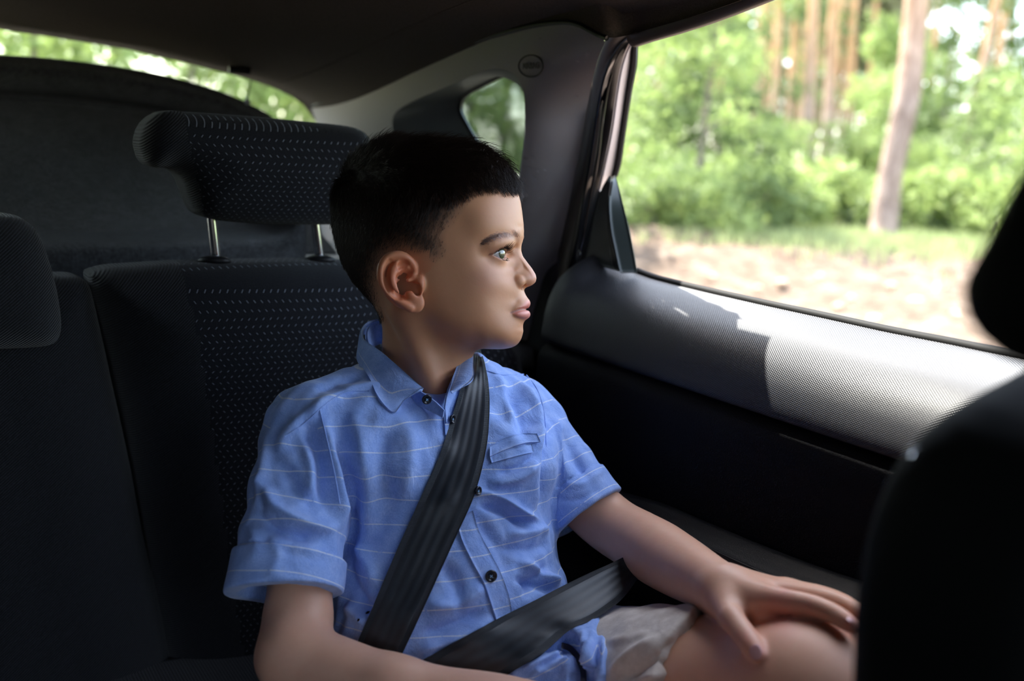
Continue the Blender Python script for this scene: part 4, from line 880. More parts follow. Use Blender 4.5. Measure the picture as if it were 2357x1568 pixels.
# ---------------------------------------------------------------- build
BODY_C = onY(1040, 1560, .95)
boy = empty('person', (W(1030, 1650, .95)[0], W(1030, 1650, .95)[1], W(1030, 1650, .95)[2]))
tag(boy, 'boy with short dark hair in a blue striped shirt gazing out of the side window', 'person')
s = SDF(); build_head(s); s.plane(C(985, 985, .97), (0, -1, 0))
Vh, Fh = s.mesh(H0+[-.125, -.2, -.10], H0+[.12, .13, .10], .0009)
s2 = SDF(); build_limbs(s2); s2.plane(C(985, 960, .97), (0, 1, 0))
Vl, Fl = s2.mesh(C(560, 3800, .80)*[1, 1, 1]+[-.05, 0, -.35], np.array([.36, -.06, -.50]), .0022)
V = np.vstack([Vh, Vl]); Fq = np.vstack([Fh, Fl+len(Vh)]); N = normals(V, Fq)
if (N[:len(Vh)]*(V[:len(Vh)]-H0)).sum(1).mean() < 0: Fq = Fq[:, ::-1]; N = -N
# skin colour: base, lips, ear and cheek flush, scalp under the cropped hair, brows, knuckles
hx, hy, hw = apparent(V); head = np.zeros(len(V), bool); head[:len(Vh)] = True
base = np.array([.62, .305, .155]); col = np.tile(base, (len(V), 1)); col[len(Vh):] = (.66, .375, .255)
def paint(m, c, w=None):
    w = (m if w is None else w*m)[:, None]; col[:] = col*(1-w)+np.array(c)*w
g = lambda x, y, rx, ry: np.exp(-((hx-x)/rx)**2-((hy-y)/ry)**2)*head
paint(g(1080, 1010, 130, 90), (.66, .32, .24), .5); paint(g(1370, 1000, 40, 50), (.68, .34, .27), .6); paint(g(520, 1030, 190, 230)*(abs(hw) > 67), (.70, .20, .09), .9)
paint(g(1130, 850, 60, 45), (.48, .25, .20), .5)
lipU = [(1224,1231),(1255,1212),(1281,1194),(1303,1174),(1318,1157),(1350,1148),(1350,1208),(1318,1209),(1275,1213)]; lipL = [(1222,1231),(1275,1213),(1318,1208),(1350,1208),(1352,1262),(1318,1282),(1290,1268),(1255,1250)]
for poly in (lipU, lipL):
    d, _, _ = pdist(hx, hy, np.array(poly+poly[:1])); ins = inpoly(hx, hy, poly); paint((np.where(ins, np.clip(d/14+.3, 0, 1), .3*np.exp(-(d/8)**2)))*head*(abs(hw) < 30)*.85, (.68, .24, .21))
d, _, _ = pdist(hx, hy, [(1222,1231),(1275,1213),(1318,1209),(1350,1209)]); paint(np.exp(-(d/5)**2)*head*(abs(hw) < 30), (.12, .03, .025), .85)  # dark line painted in for the shade between the lips
HAIRLINE = [(1300,440),(1262,462),(1225,478),(1180,478),(1140,466),(1080,462),(1030,470),(985,490),(945,530),(905,580),(872,630),(842,670),(812,692),(797,720),(800,800),(795,870),(740,905),(690,890),(640,868),(590,850),(520,830),(440,840),(390,880),(362,950),(352,1040),(360,1130),(385,1200),(400,1262),(300,1330),(-100,1300),(-100,-100),(1400,-100)]
HLp = np.array(HAIRLINE+HAIRLINE[:1], float)
def hair_depth(x, y):                             # crop px inside the hairline (negative outside)
    d, _, _ = pdist(x, y, HLp[:27]); return np.where(inpoly(x, y, HAIRLINE), d, -d)
hd_ = np.full(len(V), -99.); hd_[head] = hair_depth(hx[head], hy[head])
notear = ~((abs(hw) > 68) & (hx > 330) & (hx < 700) & (hy > 830))
paint(np.clip(hd_/60+.2, 0, 1)*head*notear, (.26, .155, .095), .7); paint(np.clip((hd_-30)/150, 0, 1)*head*notear, (.016, .009, .006), .97)
# brow pigment
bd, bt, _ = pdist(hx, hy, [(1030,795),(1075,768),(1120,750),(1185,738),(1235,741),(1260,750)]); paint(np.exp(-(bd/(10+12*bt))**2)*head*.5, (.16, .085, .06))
r_, az_, el_, up_, lo_ = lid_angles(V, 1); r2_, az2_, el2_, up2_, lo2_ = lid_angles(V, -1)
for (r0, az0, el0, u0, l0) in ((r_, az_, el_, up_, lo_), (r2_, az2_, el2_, up2_, lo2_)):
    near = (r0 < .017) & (az0 > -35) & (az0 < 92) & head; paint(near*np.exp(-((el0-u0-2)/3.)**2), (.10, .045, .035), .8); paint(near*np.exp(-((el0-l0+1)/2.)**2), (.30, .12, .10), .6)
pxv, pyv, pdv = pix(c2w(V)); lm = ~head
for (x, y, rr, a) in ((1778,1380,20,.5),(1862,1393,14,.5),(1806,1366,16,.4),(1718,1466,16,.5),(1748,1503,22,.7),(1960,1440,25,.7),(1800,1420,50,.6)):  # broad last spot reddens the hand as light coming through the fingers
    paint(np.exp(-((pxv-x)**2+(pyv-y)**2)/rr**2)*lm, (.68, .27, .22), a)
Vw = c2w(V); tint = np.concatenate([np.clip(col, 0, 1), np.ones((len(V), 1))], 1)
body = mesh('body', Vw, Fq, M_skin, boy, attrs={'tint': tint})
# eyes
GZ = np.array([math.cos(math.radians(22)), .03, math.sin(math.radians(24))]); GZ /= np.linalg.norm(GZ)
for k, ec in enumerate(EYE):
    gz = GZ if k == 0 else np.array([math.cos(math.radians(22)), .03, math.sin(math.radians(22))]); gz = gz/np.linalg.norm(gz); gc = gz@HX
    u_ = np.linspace(0, math.pi, 40); v_ = np.linspace(0, 2*math.pi, 64, endpoint=False); a_ = np.cross(gc, [0, 1, 0.1]); a_ /= np.linalg.norm(a_); b_ = np.cross(gc, a_)
    U2, V2 = np.meshgrid(u_, v_, indexing='ij'); rr = ER+.0007*np.exp(-(np.degrees(U2)/24)**4)
    P = ec+rr[..., None]*(np.cos(U2)[..., None]*gc+np.sin(U2)[..., None]*(np.cos(V2)[..., None]*a_+np.sin(V2)[..., None]*b_))
    mesh('eye', c2w(P.reshape(-1, 3)), grid_faces(40, 64, wrap_m=True), M_eye, boy, attrs={'ang': np.degrees(U2).ravel()})
# ---- hair
def strands():
    head_i = np.where(head & notear)[0]; x, y, w = hx[head_i], hy[head_i], hw[head_i]; dep = hd_[head_i]
    ok = (dep > -6) & (y < 1330); head_i, x, y, w, dep = head_i[ok], x[ok], y[ok], w[ok], dep[ok]
    Nl = N[head_i]@HX.T
    ht = np.clip((700-y)/450, 0, 1)               # 0 low sides .. 1 top
    fade = np.clip((dep+6)/190, 0, 1)
    dens = (.12+.88*fade)
    n = 85000; pick = rng.choice(len(head_i), n, p=dens/dens.sum()); jit = rng.normal(size=(n, 3))*.0007
    P0 = V[head_i[pick]]+jit-N[head_i[pick]]*.0012; nl = Nl[pick]; x, y, w, dep, ht, fade = x[pick], y[pick], w[pick], dep[pick], ht[pick], fade[pick]
    top = np.clip((560-y)/260, 0, 1)*np.clip(dep/60, 0, 1)
    front = np.clip((x-700)/500, 0, 1)
    # combing direction in head coords (u forward, v up, w side): sides down and back, top forward, fringe forward-down
    D = np.stack([-.35+1.35*top, -1+.75*top-.55*top*front, np.sign(w)*.15*(1-top)], 1)
    tuft = np.exp(-((x-330)/110)**2-((y-140)/90)**2); cr = np.clip((500-x)/350, 0, 1)*np.clip((420-y)/250, 0, 1)
    D += (tuft[:, None]*1.3+cr[:, None]*.5)*np.array([-.1, 1.3, 0]); nape = np.clip((y-900)/300, 0, 1); D[:, 1] -= nape*.6
    fr = np.clip((x-900)/160, 0, 1)*top; D = D*(1-fr[:, None])+np.stack([-.05+.25*np.clip((300-y)/200, 0, 1), -np.ones(n), np.sign(w)*.05], 1)*fr[:, None]
    q_ = P0*1.0; D += np.stack([vnoise(q_, 75, 31), .5*vnoise(q_, 75, 32), vnoise(q_, 75, 33)], 1)*(.16+.30*top)[:, None]
    D += rng.normal(size=D.shape)*np.array([.20, .16, .20])
    ln = .0020+.0065*fade+.011*top+.004*top*front+.005*tuft; ln *= .75+.5*rng.random(n); ln = np.where(dep < 14, np.minimum(ln, .004+.011*(x > 1000)*(y < 520)), ln)
    k = 6; pts = np.zeros((n, k, 3)); cur = P0.copy(); pts[:, 0] = cur
    lift = .55+.25*rng.random(n)-.24*top+.45*tuft+.1*cr+(rng.random(n) < .10)*.7*top
    T = D/np.linalg.norm(D, axis=1)[:, None]; T = T-nl*(T*nl).sum(1)[:, None]; T /= np.linalg.norm(T, axis=1)[:, None]+1e-9
    for i in range(1, k):
        f = (i-1)/(k-2); dv = T+nl*(lift*(1.15-1.0*f))[:, None]; dv[:, 1] -= .35*f*top*front+0.10*f; dv[:, 0] += 0
        dv /= np.linalg.norm(dv, axis=1)[:, None]; cur = cur+(dv@HX)*(ln/(k-1))[:, None]; pts[:, i] = cur
    # a few strands gather into locks
    return pts
hp_ = strands(); curves('hair', c2w(hp_.reshape(-1, 3)).reshape(hp_.shape), np.array([.00011, .00012, .00011, .0001, .00007, .00002]), M_hair, boy)
def brows():
    out = []
    for sg in (1, -1):
        hm = head & (hw*sg > 5); idx = np.where(hm)[0]; A = resample(np.array([(1052,792),(1082,768),(1125,750),(1185,738),(1235,741),(1262,750)], float), 40)
        for i in range(720):
            t = rng.random()**.8; j = t*39; j0 = int(j); c = A[j0]; wdt = 8+22*math.sin(math.pi*min(1, t*.8+.18)); x0, y0 = c+rng.normal(size=2)*[6, wdt*.42]
            d2 = (hx[idx]-x0)**2+(hy[idx]-y0)**2; m = idx[np.argmin(d2)]; p = V[m]; nn = N[m]; nl = nn@HX.T
            d = np.array([-1.0+1.15*t**3, .10+.75*t**2+(.35 if y0 > c[1] else -.3), 0]); d += rng.normal(size=3)*.12; d -= nl*(d@nl); d /= np.linalg.norm(d); ln = .0045+.003*rng.random()
            q = [p-nn*.0003]
            for f in range(4): dd = d+nl*.25*(1-f/3.)+np.array([-.25, -.15, 0])*f/3; dd /= np.linalg.norm(dd); q.append(q[-1]+(dd@HX)*ln/4)
            out.append(q)
    return np.array(out)
bp = brows(); curves('eyebrows', c2w(bp.reshape(-1, 3)).reshape(bp.shape), np.array([.00009, .0001, .00008, .00006, .00002]), M_brow, boy)
def lashes():
    out = []
    for sg, ec in ((1, EYE[0]), (-1, EYE[1])):
        for up in (1, 0):
            for i in range(85 if up else 30):
                az = -26+(98 if up else 80)*rng.random(); t = np.clip((az+32)/108., 0, 1); bb = max(1e-6, math.sin(math.pi*t**.92)); el = (-5-3*t+23*bb**.75) if up else (-5-3*t-18*bb**.8)
                r = .0145; a, e_ = math.radians(az), math.radians(el); dirn = np.array([math.cos(e_)*math.cos(a), math.sin(e_), sg*math.cos(e_)*math.sin(a)])
                q = [ec+(dirn@HX)*r]; ln = (.0080 if up else .0028)*(.7+.5*rng.random())*(.7+.5*bb)
                for f in range(5):
                    d = dirn+np.array([.25, (.0+.28*f if up else -.25+.05*f), 0])+rng.normal(size=3)*.06; d /= np.linalg.norm(d); q.append(q[-1]+(d@HX)*ln/5)
                out.append(q)
    return np.array(out)
lp = lashes(); curves('eyelashes', c2w(lp.reshape(-1, 3)).reshape(lp.shape), np.array([.00009, .00009, .00008, .00006, .00004, .00002]), M_hair, boy)
# ---- shirt
T = shirt_base(); T0 = SDF(); T0.ops = list(T.ops); shirt_sleeves(T); T.plane(C(1050, 1560, .93), (.10, -1, .12), .004)
Vs, Fs = T.mesh([-.30, -.42, -1.16], [.16, .03, -.72], .0016)
Ns = normals(Vs, Fs)
if (Ns*(Vs-C(1010, 1150, .96))).sum(1).mean() < 0: Fs = Fs[:, ::-1]; Ns = -Ns
ax_t = Zc*.985+FWD*.17*(-1)*(-1)*0-FWD*.10; stT = Vs@ax_t
inT = T0.evb(Vs); wt = []
arm = np.zeros(len(Vs), int); st = stT.copy()
for k, (a, b, ra, rb) in enumerate(SL):
    n = (b-a)/np.linalg.norm(b-a); q = Vs-a; al = q@n; rd = np.linalg.norm(q-al[:, None]*n, axis=1)-np.interp(al, [0, np.linalg.norm(b-a)], [ra, rb])
    m = (rd < inT-.002) & (al > .01) if k == 0 else (rd < inT-.002) & (al > .0); arm[m] = k+1; st[m] = al[m]+.004
dsp = fold_disp(Vs, Ns, FOLDS)+.0016*vnoise(Vs, 16, 3)*1.0+.0011*vnoise(Vs*[1, .5, 1], 38, 4)
cuffz = np.zeros(len(Vs), bool)
for k, (a, b, ra, rb) in enumerate(SL):
    n = (b-a)/np.linalg.norm(b-a); al = (Vs-b)@n; cz = (arm == k+1) & (al > -.032); dsp[cz] *= .35; cuffz |= cz
Vs2 = Vs+Ns*dsp[:, None]; st = st+.0012*vnoise(Vs, 9, 8)
# split into torso and sleeves so that each is a part
arm_f = np.stack([arm[Fs[:, i]] for i in range(4)], 1); fa = arm_f.max(1)
def part_of(k):
    f = Fs[fa == k]; used = np.zeros(len(Vs2), bool); used[f] = True; idx = np.cumsum(used)-1; return Vs2[used], idx[f], st[used]
p0, f0, a0 = part_of(0); shirt = mesh('shirt', c2w(p0), f0, M_shirt, boy, attrs={'stripe': a0})
shirt['label'] = 'light blue cotton shirt with thin white stripes'
for k in (1, 2):
    p_, f_, a_ = part_of(k); mesh('sleeve', c2w(p_), f_, M_shirt, shirt, attrs={'stripe': a_})
BV = BVHTree.FromPolygons([tuple(v) for v in c2w(Vs2)], [tuple(int(i) for i in f) for f in Fs])
BB = BVHTree.FromPolygons([tuple(v) for v in Vw], [tuple(int(i) for i in f) for f in Fq])
def hit(px, py, tree=None, dflt=None, off=0.):
    d = M3@C(px, py, 1.0); n = np.linalg.norm(d); r = (tree or BV).ray_cast(Vector(CAM0), Vector(d/n))
    if r[0] is None: return dflt
    return r[3]/n-off
def drape(pts, off, n=None, tree=None, sm=0, dflt=.95):
    P = resample(np.array(pts, float)[:, :2], n or len(pts)); D = [hit(x, y, tree) for x, y in P]
    ok = [i for i, d in enumerate(D) if d]; D = np.interp(range(len(D)), ok, [D[i] for i in ok]) if ok else np.full(len(D), dflt)
    for _ in range(sm):
        Dp = np.pad(D, 1, mode='edge'); D = (Dp[:-2]+Dp[1:-1]*2+Dp[2:])/4
    return P, D-off
def attr_stripe(o, vals):
    at = o.data.attributes.new('stripe', 'FLOAT', 'POINT'); at.data.foreach_set('value', np.asarray(vals, np.float32))
# collar: near leaf, back band, far leaf
def front(L_, off=.0025):
    out = []
    for x, y, d in L_:
        h = hit(x, y); out.append((x, y, min(d, h-off) if h and h > d-.06 else d))
    return out
def W3(L_): return np.array([W(*q) for q in L_])
foldL = [(884,736,1.02),(862,738,1.025),(845,746,1.015),(834,762,.985),(838,782,.955),(858,796,.93),(880,812,.915),(908,836,.905),(936,862,.898),(958,882,.893),(974,896,.889)]
midL = [(880,745,1.03),(856,748,1.03),(838,752,1.02),(829,775,.985),(831,805,.948),(850,842,.920),(868,868,.905),(890,888,.895),(918,900,.888),(946,902,.886),(972,898,.886)]
outL = [(878,790,1.04),(856,780,1.035),(836,770,1.02),(826,800,.985),(824,830,.948),(846,862,.922),(864,905,.902),(882,932,.893),(908,951,.886),(930,922,.884),(968,898,.884)]
v, f, G = sheet([W3(foldL), W3(front(midL, .003)), W3(front(outL, .002))], .0022, n=60, m=14); v = v+rng.normal(size=3)*0
col_o = mesh('collar', v, f, M_shirt, shirt)
cc = np.concatenate([np.repeat(np.linspace(0, 1, 14), 60)]*2); attr_stripe(col_o, .0105+.021*(cc-.55)*1.1)
foldR = [(1062,806,.975),(1058,822,.955),(1052,845,.935),(1044,868,.915),(1039,890,.90),(1038,902,.892)]
outR = [(1086,802,.985),(1089,822,.96),(1090,845,.935),(1091,866,.915),(1080,882,.90),(1040,905,.888)]
mR = [(1076,804,.975),(1076,822,.952),(1074,847,.930),(1070,870,.908),(1058,888,.895),(1039,904,.888)]
v, f, G = sheet([W3(foldR), W3(front(mR, .003)), W3(front(outR))], .0022, n=40, m=10); c2o = mesh('collar', v, f, M_shirt, shirt); attr_stripe(c2o, np.concatenate([np.repeat(np.linspace(0, 1, 10), 40)]*2)*.03+.004)
# inner band of the collar round the neck
b1 = [(884,738,1.02),(850,752,1.02),(843,780,.985),(858,812,.945),(884,838,.925),(915,862,.912),(945,885,.902),(972,903,.893),(1000,922,.888),(1023,944,.884)]
b2 = [(884,790,1.02),(858,800,1.02),(852,830,.985),(864,862,.945),(888,888,.925),(916,908,.912),(942,922,.902),(966,935,.895),(994,948,.890),(1020,962,.884)]
v, f, G = sheet([W3(b1), W3(b2)], .002, n=40, m=6); c3 = mesh('collar_band', v, f, M_shirt, shirt); attr_stripe(c3, np.full(len(v), .002))
b1 = [(1066,815,.98),(1052,850,.945),(1036,885,.91),(1026,915,.895),(1022,940,.886)]; b2 = [(1072,850,.98),(1060,880,.945),(1044,915,.91),(1032,945,.895),(1026,975,.886)]
v, f, G = sheet([W3(b1), W3(b2)], .002, n=20, m=5); c4 = mesh('collar_band', v, f, M_shirt, shirt); attr_stripe(c4, np.full(len(v), .002))
# placket: upper short piece and lower run
def strip(lpts, rpts, off, thick, n=40, m=8, sm=3):
    lp, ld = drape(lpts, off, n, sm=sm); rp, rd = drape(rpts, off, n, sm=sm); rows = []
    for t in np.linspace(0, 1, m):
        x = lp[:, 0]*(1-t)+rp[:, 0]*t; y = lp[:, 1]*(1-t)+rp[:, 1]*t; D = np.array([hit(a, b_) or -1 for a, b_ in zip(x, y)]); lin = (ld*(1-t)+rd*t)
        D = np.where(D > 0, np.minimum(D-off, lin+.004), lin)
        for _ in range(sm): Dp = np.pad(D, 1, mode='edge'); D = (Dp[:-2]+Dp[1:-1]*2+Dp[2:])/4
        D[0], D[-1] = (D[0], D[-1]); rows.append(np.array([W(a, b_, d) for a, b_, d in zip(x, y, D)]))
    return sheet(rows, thick, n=n, smooth=False)
v, f, G = strip([(1022,946),(1023,965),(1024,985),(1025,1002)], [(1036,935),(1036,955),(1034,975),(1030,1000)], .0022, .0016)
pk = mesh('placket', v, f, M_shirt, shirt); attr_stripe(pk, (w2c(v)@ax_t)+.004)
v, f, G = strip([(1052,1195),(1062,1240),(1085,1290),(1112,1340),(1130,1390),(1142,1428)], [(1088,1175),(1102,1225),(1126,1270),(1152,1320),(1170,1370),(1178,1412)], .0024, .0016)
pk = mesh('placket', v, f, M_shirt, shirt); attr_stripe(pk, (w2c(v)@ax_t)+.004)
# buttons
def button(px, py, r, tilt=(0, 0, 1), d0=9.):
    d = min(d0, (hit(px, py) or .9)-.0042); c = C(px, py, d); nz = np.array(tilt, float); nz /= np.linalg.norm(nz); a = np.cross(nz, [0, 1, 0]); a /= np.linalg.norm(a); b = np.cross(nz, a)
    prof = [(0, .0010), (.55, .0009), (.62, .0014), (.78, .0020), (.92, .0019), (1.0, .0010), (.98, 0), (.6, -.0004), (0, -.0004)]; t = np.linspace(0, 2*math.pi, 32, endpoint=False)
    P = np.vstack([c+r*p[0]*(np.cos(t)[:, None]*a+np.sin(t)[:, None]*b)+nz*p[1] for p in prof])
    o = mesh('button', c2w(P), grid_faces(len(prof), 32, wrap_m=True), M_dark, shirt)
    q = [c+nz*.0014+a*r*x+b*r*y for x, y in ((-.2, -.2), (.2, -.2), (.2, .2), (-.2, .2))]
    v, f = join([tube([c2w(q[0]), c2w(q[2])], .0004, 6), tube([c2w(q[1]), c2w(q[3])], .0004, 6)]); mesh('thread', v, f, M_thread, o)
button(1130, 1326, .0054, (.35, -.05, 1)); button(982, 919, .0046, (.45, -.35, .9), .8845); button(1040, 965, .0042, (.9, 0, .5)); button(1099, 1130, .0042, (.8, 0, .6))
# pocket flap and welt on the chest
v, f, G = strip([(1128,1030),(1160,1010),(1200,1000),(1236,1000)], [(1128,1052),(1165,1036),(1205,1022),(1244,1018)], .0030, .0018, 24, 5, 2); pk = mesh('pocket_flap', v, f, M_shirt, shirt); attr_stripe(pk, np.full(len(v), .002))
v, f, G = strip([(1126,1048),(1165,1036),(1205,1026),(1224,1024)], [(1132,1066),(1168,1056),(1205,1046),(1228,1042)], .0020, .0014, 24, 5, 2); pk = mesh('pocket', v, f, M_shirt, shirt); attr_stripe(pk, np.full(len(v), .002))
# seams (shoulder yoke and armholes)
for pts in ([(850,900),(800,902),(750,930),(700,975),(655,1005)], [(1110,850),(1150,862),(1205,862)], [(1212,864),(1238,900),(1254,960),(1258,1030)], [(735,940),(752,1010),(770,1090),(782,1160)]):
    P, D = drape(pts, .0004, 30, sm=2); v, f = tube(np.array([W(x, y, d) for (x, y), d in zip(P, D)]), .0007, 8); q = mesh('seam', v, f, M_shirt, shirt); attr_stripe(q, np.full(len(v), .002))
# shirt tail bunched under the lap belt
TT = SDF(); TT.ell(C(1255, 1540, .865), (.055, .036, .035), None, .01); TT.cone(C(1240, 1530, .865), C(1350, 1470, .872), .028, .020, .02); TT.cone(C(1350, 1470, .868), C(1374, 1540, .832), .018, .020, .012)
TT.cone(C(1374, 1540, .832), C(1350, 1640, .812), .020, .032, .015); TT.cone(C(1210, 1560, .86), C(1180, 1640, .85), .03, .03, .02)
TT.cone(C(1262, 1500, .845), C(1306, 1482, .850), .005, .006, .010, 's'); TT.chain([C(1300, 1486, .846), C(1325, 1508, .828), C(1338, 1550, .810), C(1336, 1640, .780)], [.0075, .0095, .0105, .012], .004, 's')
TT.chain([C(1238, 1520, .84), C(1255, 1503, .842), C(1275, 1492, .846)], [.003, .004, .003], .003, 's')
Vt, Ft = TT.mesh(C(1180, 1680, .86)+[-.05, -.03, -.08], C(1400, 1440, .86)+[.04, .02, .08], .0014); Nt = normals(Vt, Ft)
TF = [([(1215,1568),(1260,1530),(1310,1520),(1320,1560)],9,5),([(1235,1540),(1290,1515),(1325,1535)],7,-4),([(1365,1450),(1358,1500),(1372,1568)],6,5),([(1388,1450),(1385,1500),(1378,1568)],5,4),([(1200,1545),(1250,1520),(1300,1500)],7,3.5),([(1240,1560),(1290,1530),(1330,1530)],10,3),([(1340,1450),(1352,1500),(1360,1560)],7,4),([(1378,1450),(1372,1510),(1366,1568)],6,-4),([(1310,1450),(1330,1480),(1350,1530)],6,-2.5)]
Vt = Vt+Nt*(fold_disp(Vt, Nt, TF)+.0012*vnoise(Vt, 40, 5))[:, None]; tl = mesh('shirt_tail', c2w(Vt), Ft, M_shirt, shirt, attrs={'stripe': Vt@(ax_t*.8+np.array([-.35, 0, 0]))+.006})
M_lining = mat('navy_tape', (.006, .005, .02), .55)
BT = BVHTree.FromPolygons([tuple(v) for v in c2w(Vt)], [tuple(int(i) for i in f) for f in Ft])
def ont(L_):
    h = [(hit(x, y, BT) or d) for x, y, d in L_]; c_ = np.polyfit(range(len(h)), h, 1); return [(q[0], q[1], float(np.polyval(c_, i))-.003) for i, q in enumerate(L_)]
v, f, G = sheet([W3([(1294,1480,.852),(1314,1486,.848),(1334,1508,.838),(1348,1545,.820),(1350,1600,.800)]), W3([(1292,1492,.850),(1310,1500,.846),(1326,1520,.836),(1336,1550,.818),(1336,1600,.798)])], .0018, n=24, m=5); mesh('hem_tape', v, f, M_lining, shirt)
# ---- shorts
K = SDF(); K.cone(C(1255, 1600, .98), C(1650, 1610, .80), .084, .0735, .02); K.cone(C(1250, 1620, .975), C(940, 1730, .92), .078, .078, .03); K.cone(C(920, 1745, .91), C(1330, 1860, .68), .078, .070, .02)
hn = C(1700, 1608, .778)-C(1255, 1600, .98); hn /= np.linalg.norm(hn); hc_ = C(1655, 1606, .797); K.plane(hc_, hn+np.array([.56, .10, -.40]), .002)
K.cone(hc_-hn*.03, hc_+hn*.10, .050, .0700, .003, 's'); K.plane(C(1290, 1850, .70), C(1330, 1840, .67)-C(920, 1720, .90), .003)
Vk, Fk = K.mesh([-.25, -.56, -1.12], [.25, -.20, -.55], .0022); Nk = normals(Vk, Fk)
if (Nk*(Vk-C(1300, 1620, .95))).sum(1).mean() < 0: Fk = Fk[:, ::-1]; Nk = -Nk
KF = [([(1400,1560),(1450,1510),(1520,1460)],10,3.5),([(1430,1568),(1500,1520),(1560,1470)],10,-3.5),([(1390,1480),(1440,1470),(1500,1450)],10,2.5),([(1470,1568),(1540,1545),(1580,1515)],9,1.5),([(1500,1500),(1540,1540),(1545,1568)],8,-2.5),([(1570,1450),(1560,1510),(1560,1568)],5,-2.2),([(1600,1445),(1592,1500),(1580,1560)],9,2)]
Vk = Vk+Nk*(fold_disp(Vk, Nk, KF)+.0015*vnoise(Vk, 18, 6))[:, None]; shorts = mesh('shorts', c2w(Vk), Fk, M_khaki, boy)
BK = BVHTree.FromPolygons([tuple(v) for v in c2w(Vk)], [tuple(int(i) for i in f) for f in Fk])
P, D = drape([(1592,1440),(1578,1470),(1568,1510),(1560,1568)], .0006, 60, tree=BK, sm=2); sv = []
for i in range(0, 58, 2): sv.append(tube([W(*P[i], D[i]), W(*P[i+1], D[i+1])], .0005, 6))
v, f = join(sv); mesh('hem_stitch', v, f, M_seam, shorts)
# nails
for (c, r, nz) in ((C(1739, 1502, .700), (.0046, .0058, .0011), (-.35, .35, .9)), (C(1958, 1427, .7005), (.0046, .0028, .0010), (.35, .85, .5))):
    hd0 = hit(*[float(q) for q in pix(c2w(c))[:2]], tree=BB)
    if hd0: c = c*((hd0+.0002)/-c[2])
    e_ = SDF(); nz = np.array(nz)/np.linalg.norm(nz); a = np.cross([0, 1, 0], nz); a /= np.linalg.norm(a); e_.ell(c, r, np.stack([a, np.cross(nz, a), nz]), .001); vn_, fn_ = e_.mesh(c-.01, c+.01, .0006); mesh('fingernail', c2w(vn_), fn_, M_nail, boy)
# ---- seat belt
BS = BVHTree.FromPolygons([tuple(v) for v in c2w(np.vstack([Vs2, Vt]))], [tuple(int(i) for i in f) for f in np.vstack([Fs, Ft+len(Vs2)])])
belt = empty('seat_belt', W(1050, 1300, .88)); tag(belt, 'black three-point seat belt worn across the boy\'s chest and lap', 'seat belt')
def ribbon(name, Lp, Rp, off, n=90, m=14, sm=10, pre=None, tail=None, tree=None):
    lp = resample(np.array(Lp, float), n); rp = resample(np.array(Rp, float), n); G = np.zeros((m, n, 3))
    T_ = np.linspace(0, 1, m); Dm = np.zeros((m, n))
    for j, t in enumerate(T_):
        x = lp[:, 0]*(1-t)+rp[:, 0]*t; y = lp[:, 1]*(1-t)+rp[:, 1]*t; D = np.array([hit(a, b_, tree) or -1 for a, b_ in zip(x, y)]); ok = np.where(D > 0)[0]
        D = np.interp(range(n), ok, D[ok]); Dm[j] = D
    if pre is not None:
        for (i0, i1, d0, d1) in pre: Dm[:, i0:i1] = np.linspace(d0, d1, i1-i0)
    if tail: Dm[:, tail[0]:] = Dm[:, tail[0]-1][:, None]+(tail[1]-Dm[:, tail[0]-1][:, None])*np.linspace(0, 1, n-tail[0])[None]**tail[2]
    hullmin = Dm.copy()
    for _ in range(sm):
        Dp = np.pad(Dm, ((2, 2), (2, 2)), mode='edge'); Dm = sum(Dp[a:a+m, b:b+n] for a in range(5) for b in range(5))/25; Dm = np.minimum(Dm, hullmin+.0010)
    Dm -= off
    for j, t in enumerate(T_):
        x = lp[:, 0]*(1-t)+rp[:, 0]*t; y = lp[:, 1]*(1-t)+rp[:, 1]*t; G[j] = np.array([W(a, b_, d) for a, b_, d in zip(x, y, Dm[j])])
    v, f, G2 = sheet(list(G), .0014, n=n, smooth=False); Lh = np.concatenate([[0], np.cumsum(np.linalg.norm(np.diff(G[m//2], axis=0), axis=1))])
    uv = np.zeros((m, n, 3)); uv[..., 0] = T_[:, None]; uv[..., 1] = Lh[None]; uv = uv.reshape(-1, 3)
    return mesh(name, v, f, M_belt, belt, attrs={'belt': np.vstack([uv, uv])})
ribbon('shoulder_strap', [(1050,740),(1078,790),(1086,830),(1062,890),(1040,960),(1012,1048),(964,1155),(912,1270),(862,1388),(818,1490),(780,1580)],
       [(1080,740),(1104,800),(1118,850),(1126,905),(1126,965),(1118,1040),(1092,1140),(1050,1235),(1000,1345),(952,1450),(900,1560)], .003, pre=[(0, 10, 1.16, .985)], tree=BS)
ribbon('lap_strap', [(860,1610),(930,1548),(1000,1505),(1137,1430),(1232,1382),(1300,1347),(1360,1318),(1400,1300),(1440,1280)],
       [(1080,1640),(1120,1585),(1180,1546),(1250,1504),(1312,1450),(1371,1424),(1429,1382),(1462,1340),(1480,1310)], .004, sm=26, tail=(50, .935, 1.6), tree=BS)
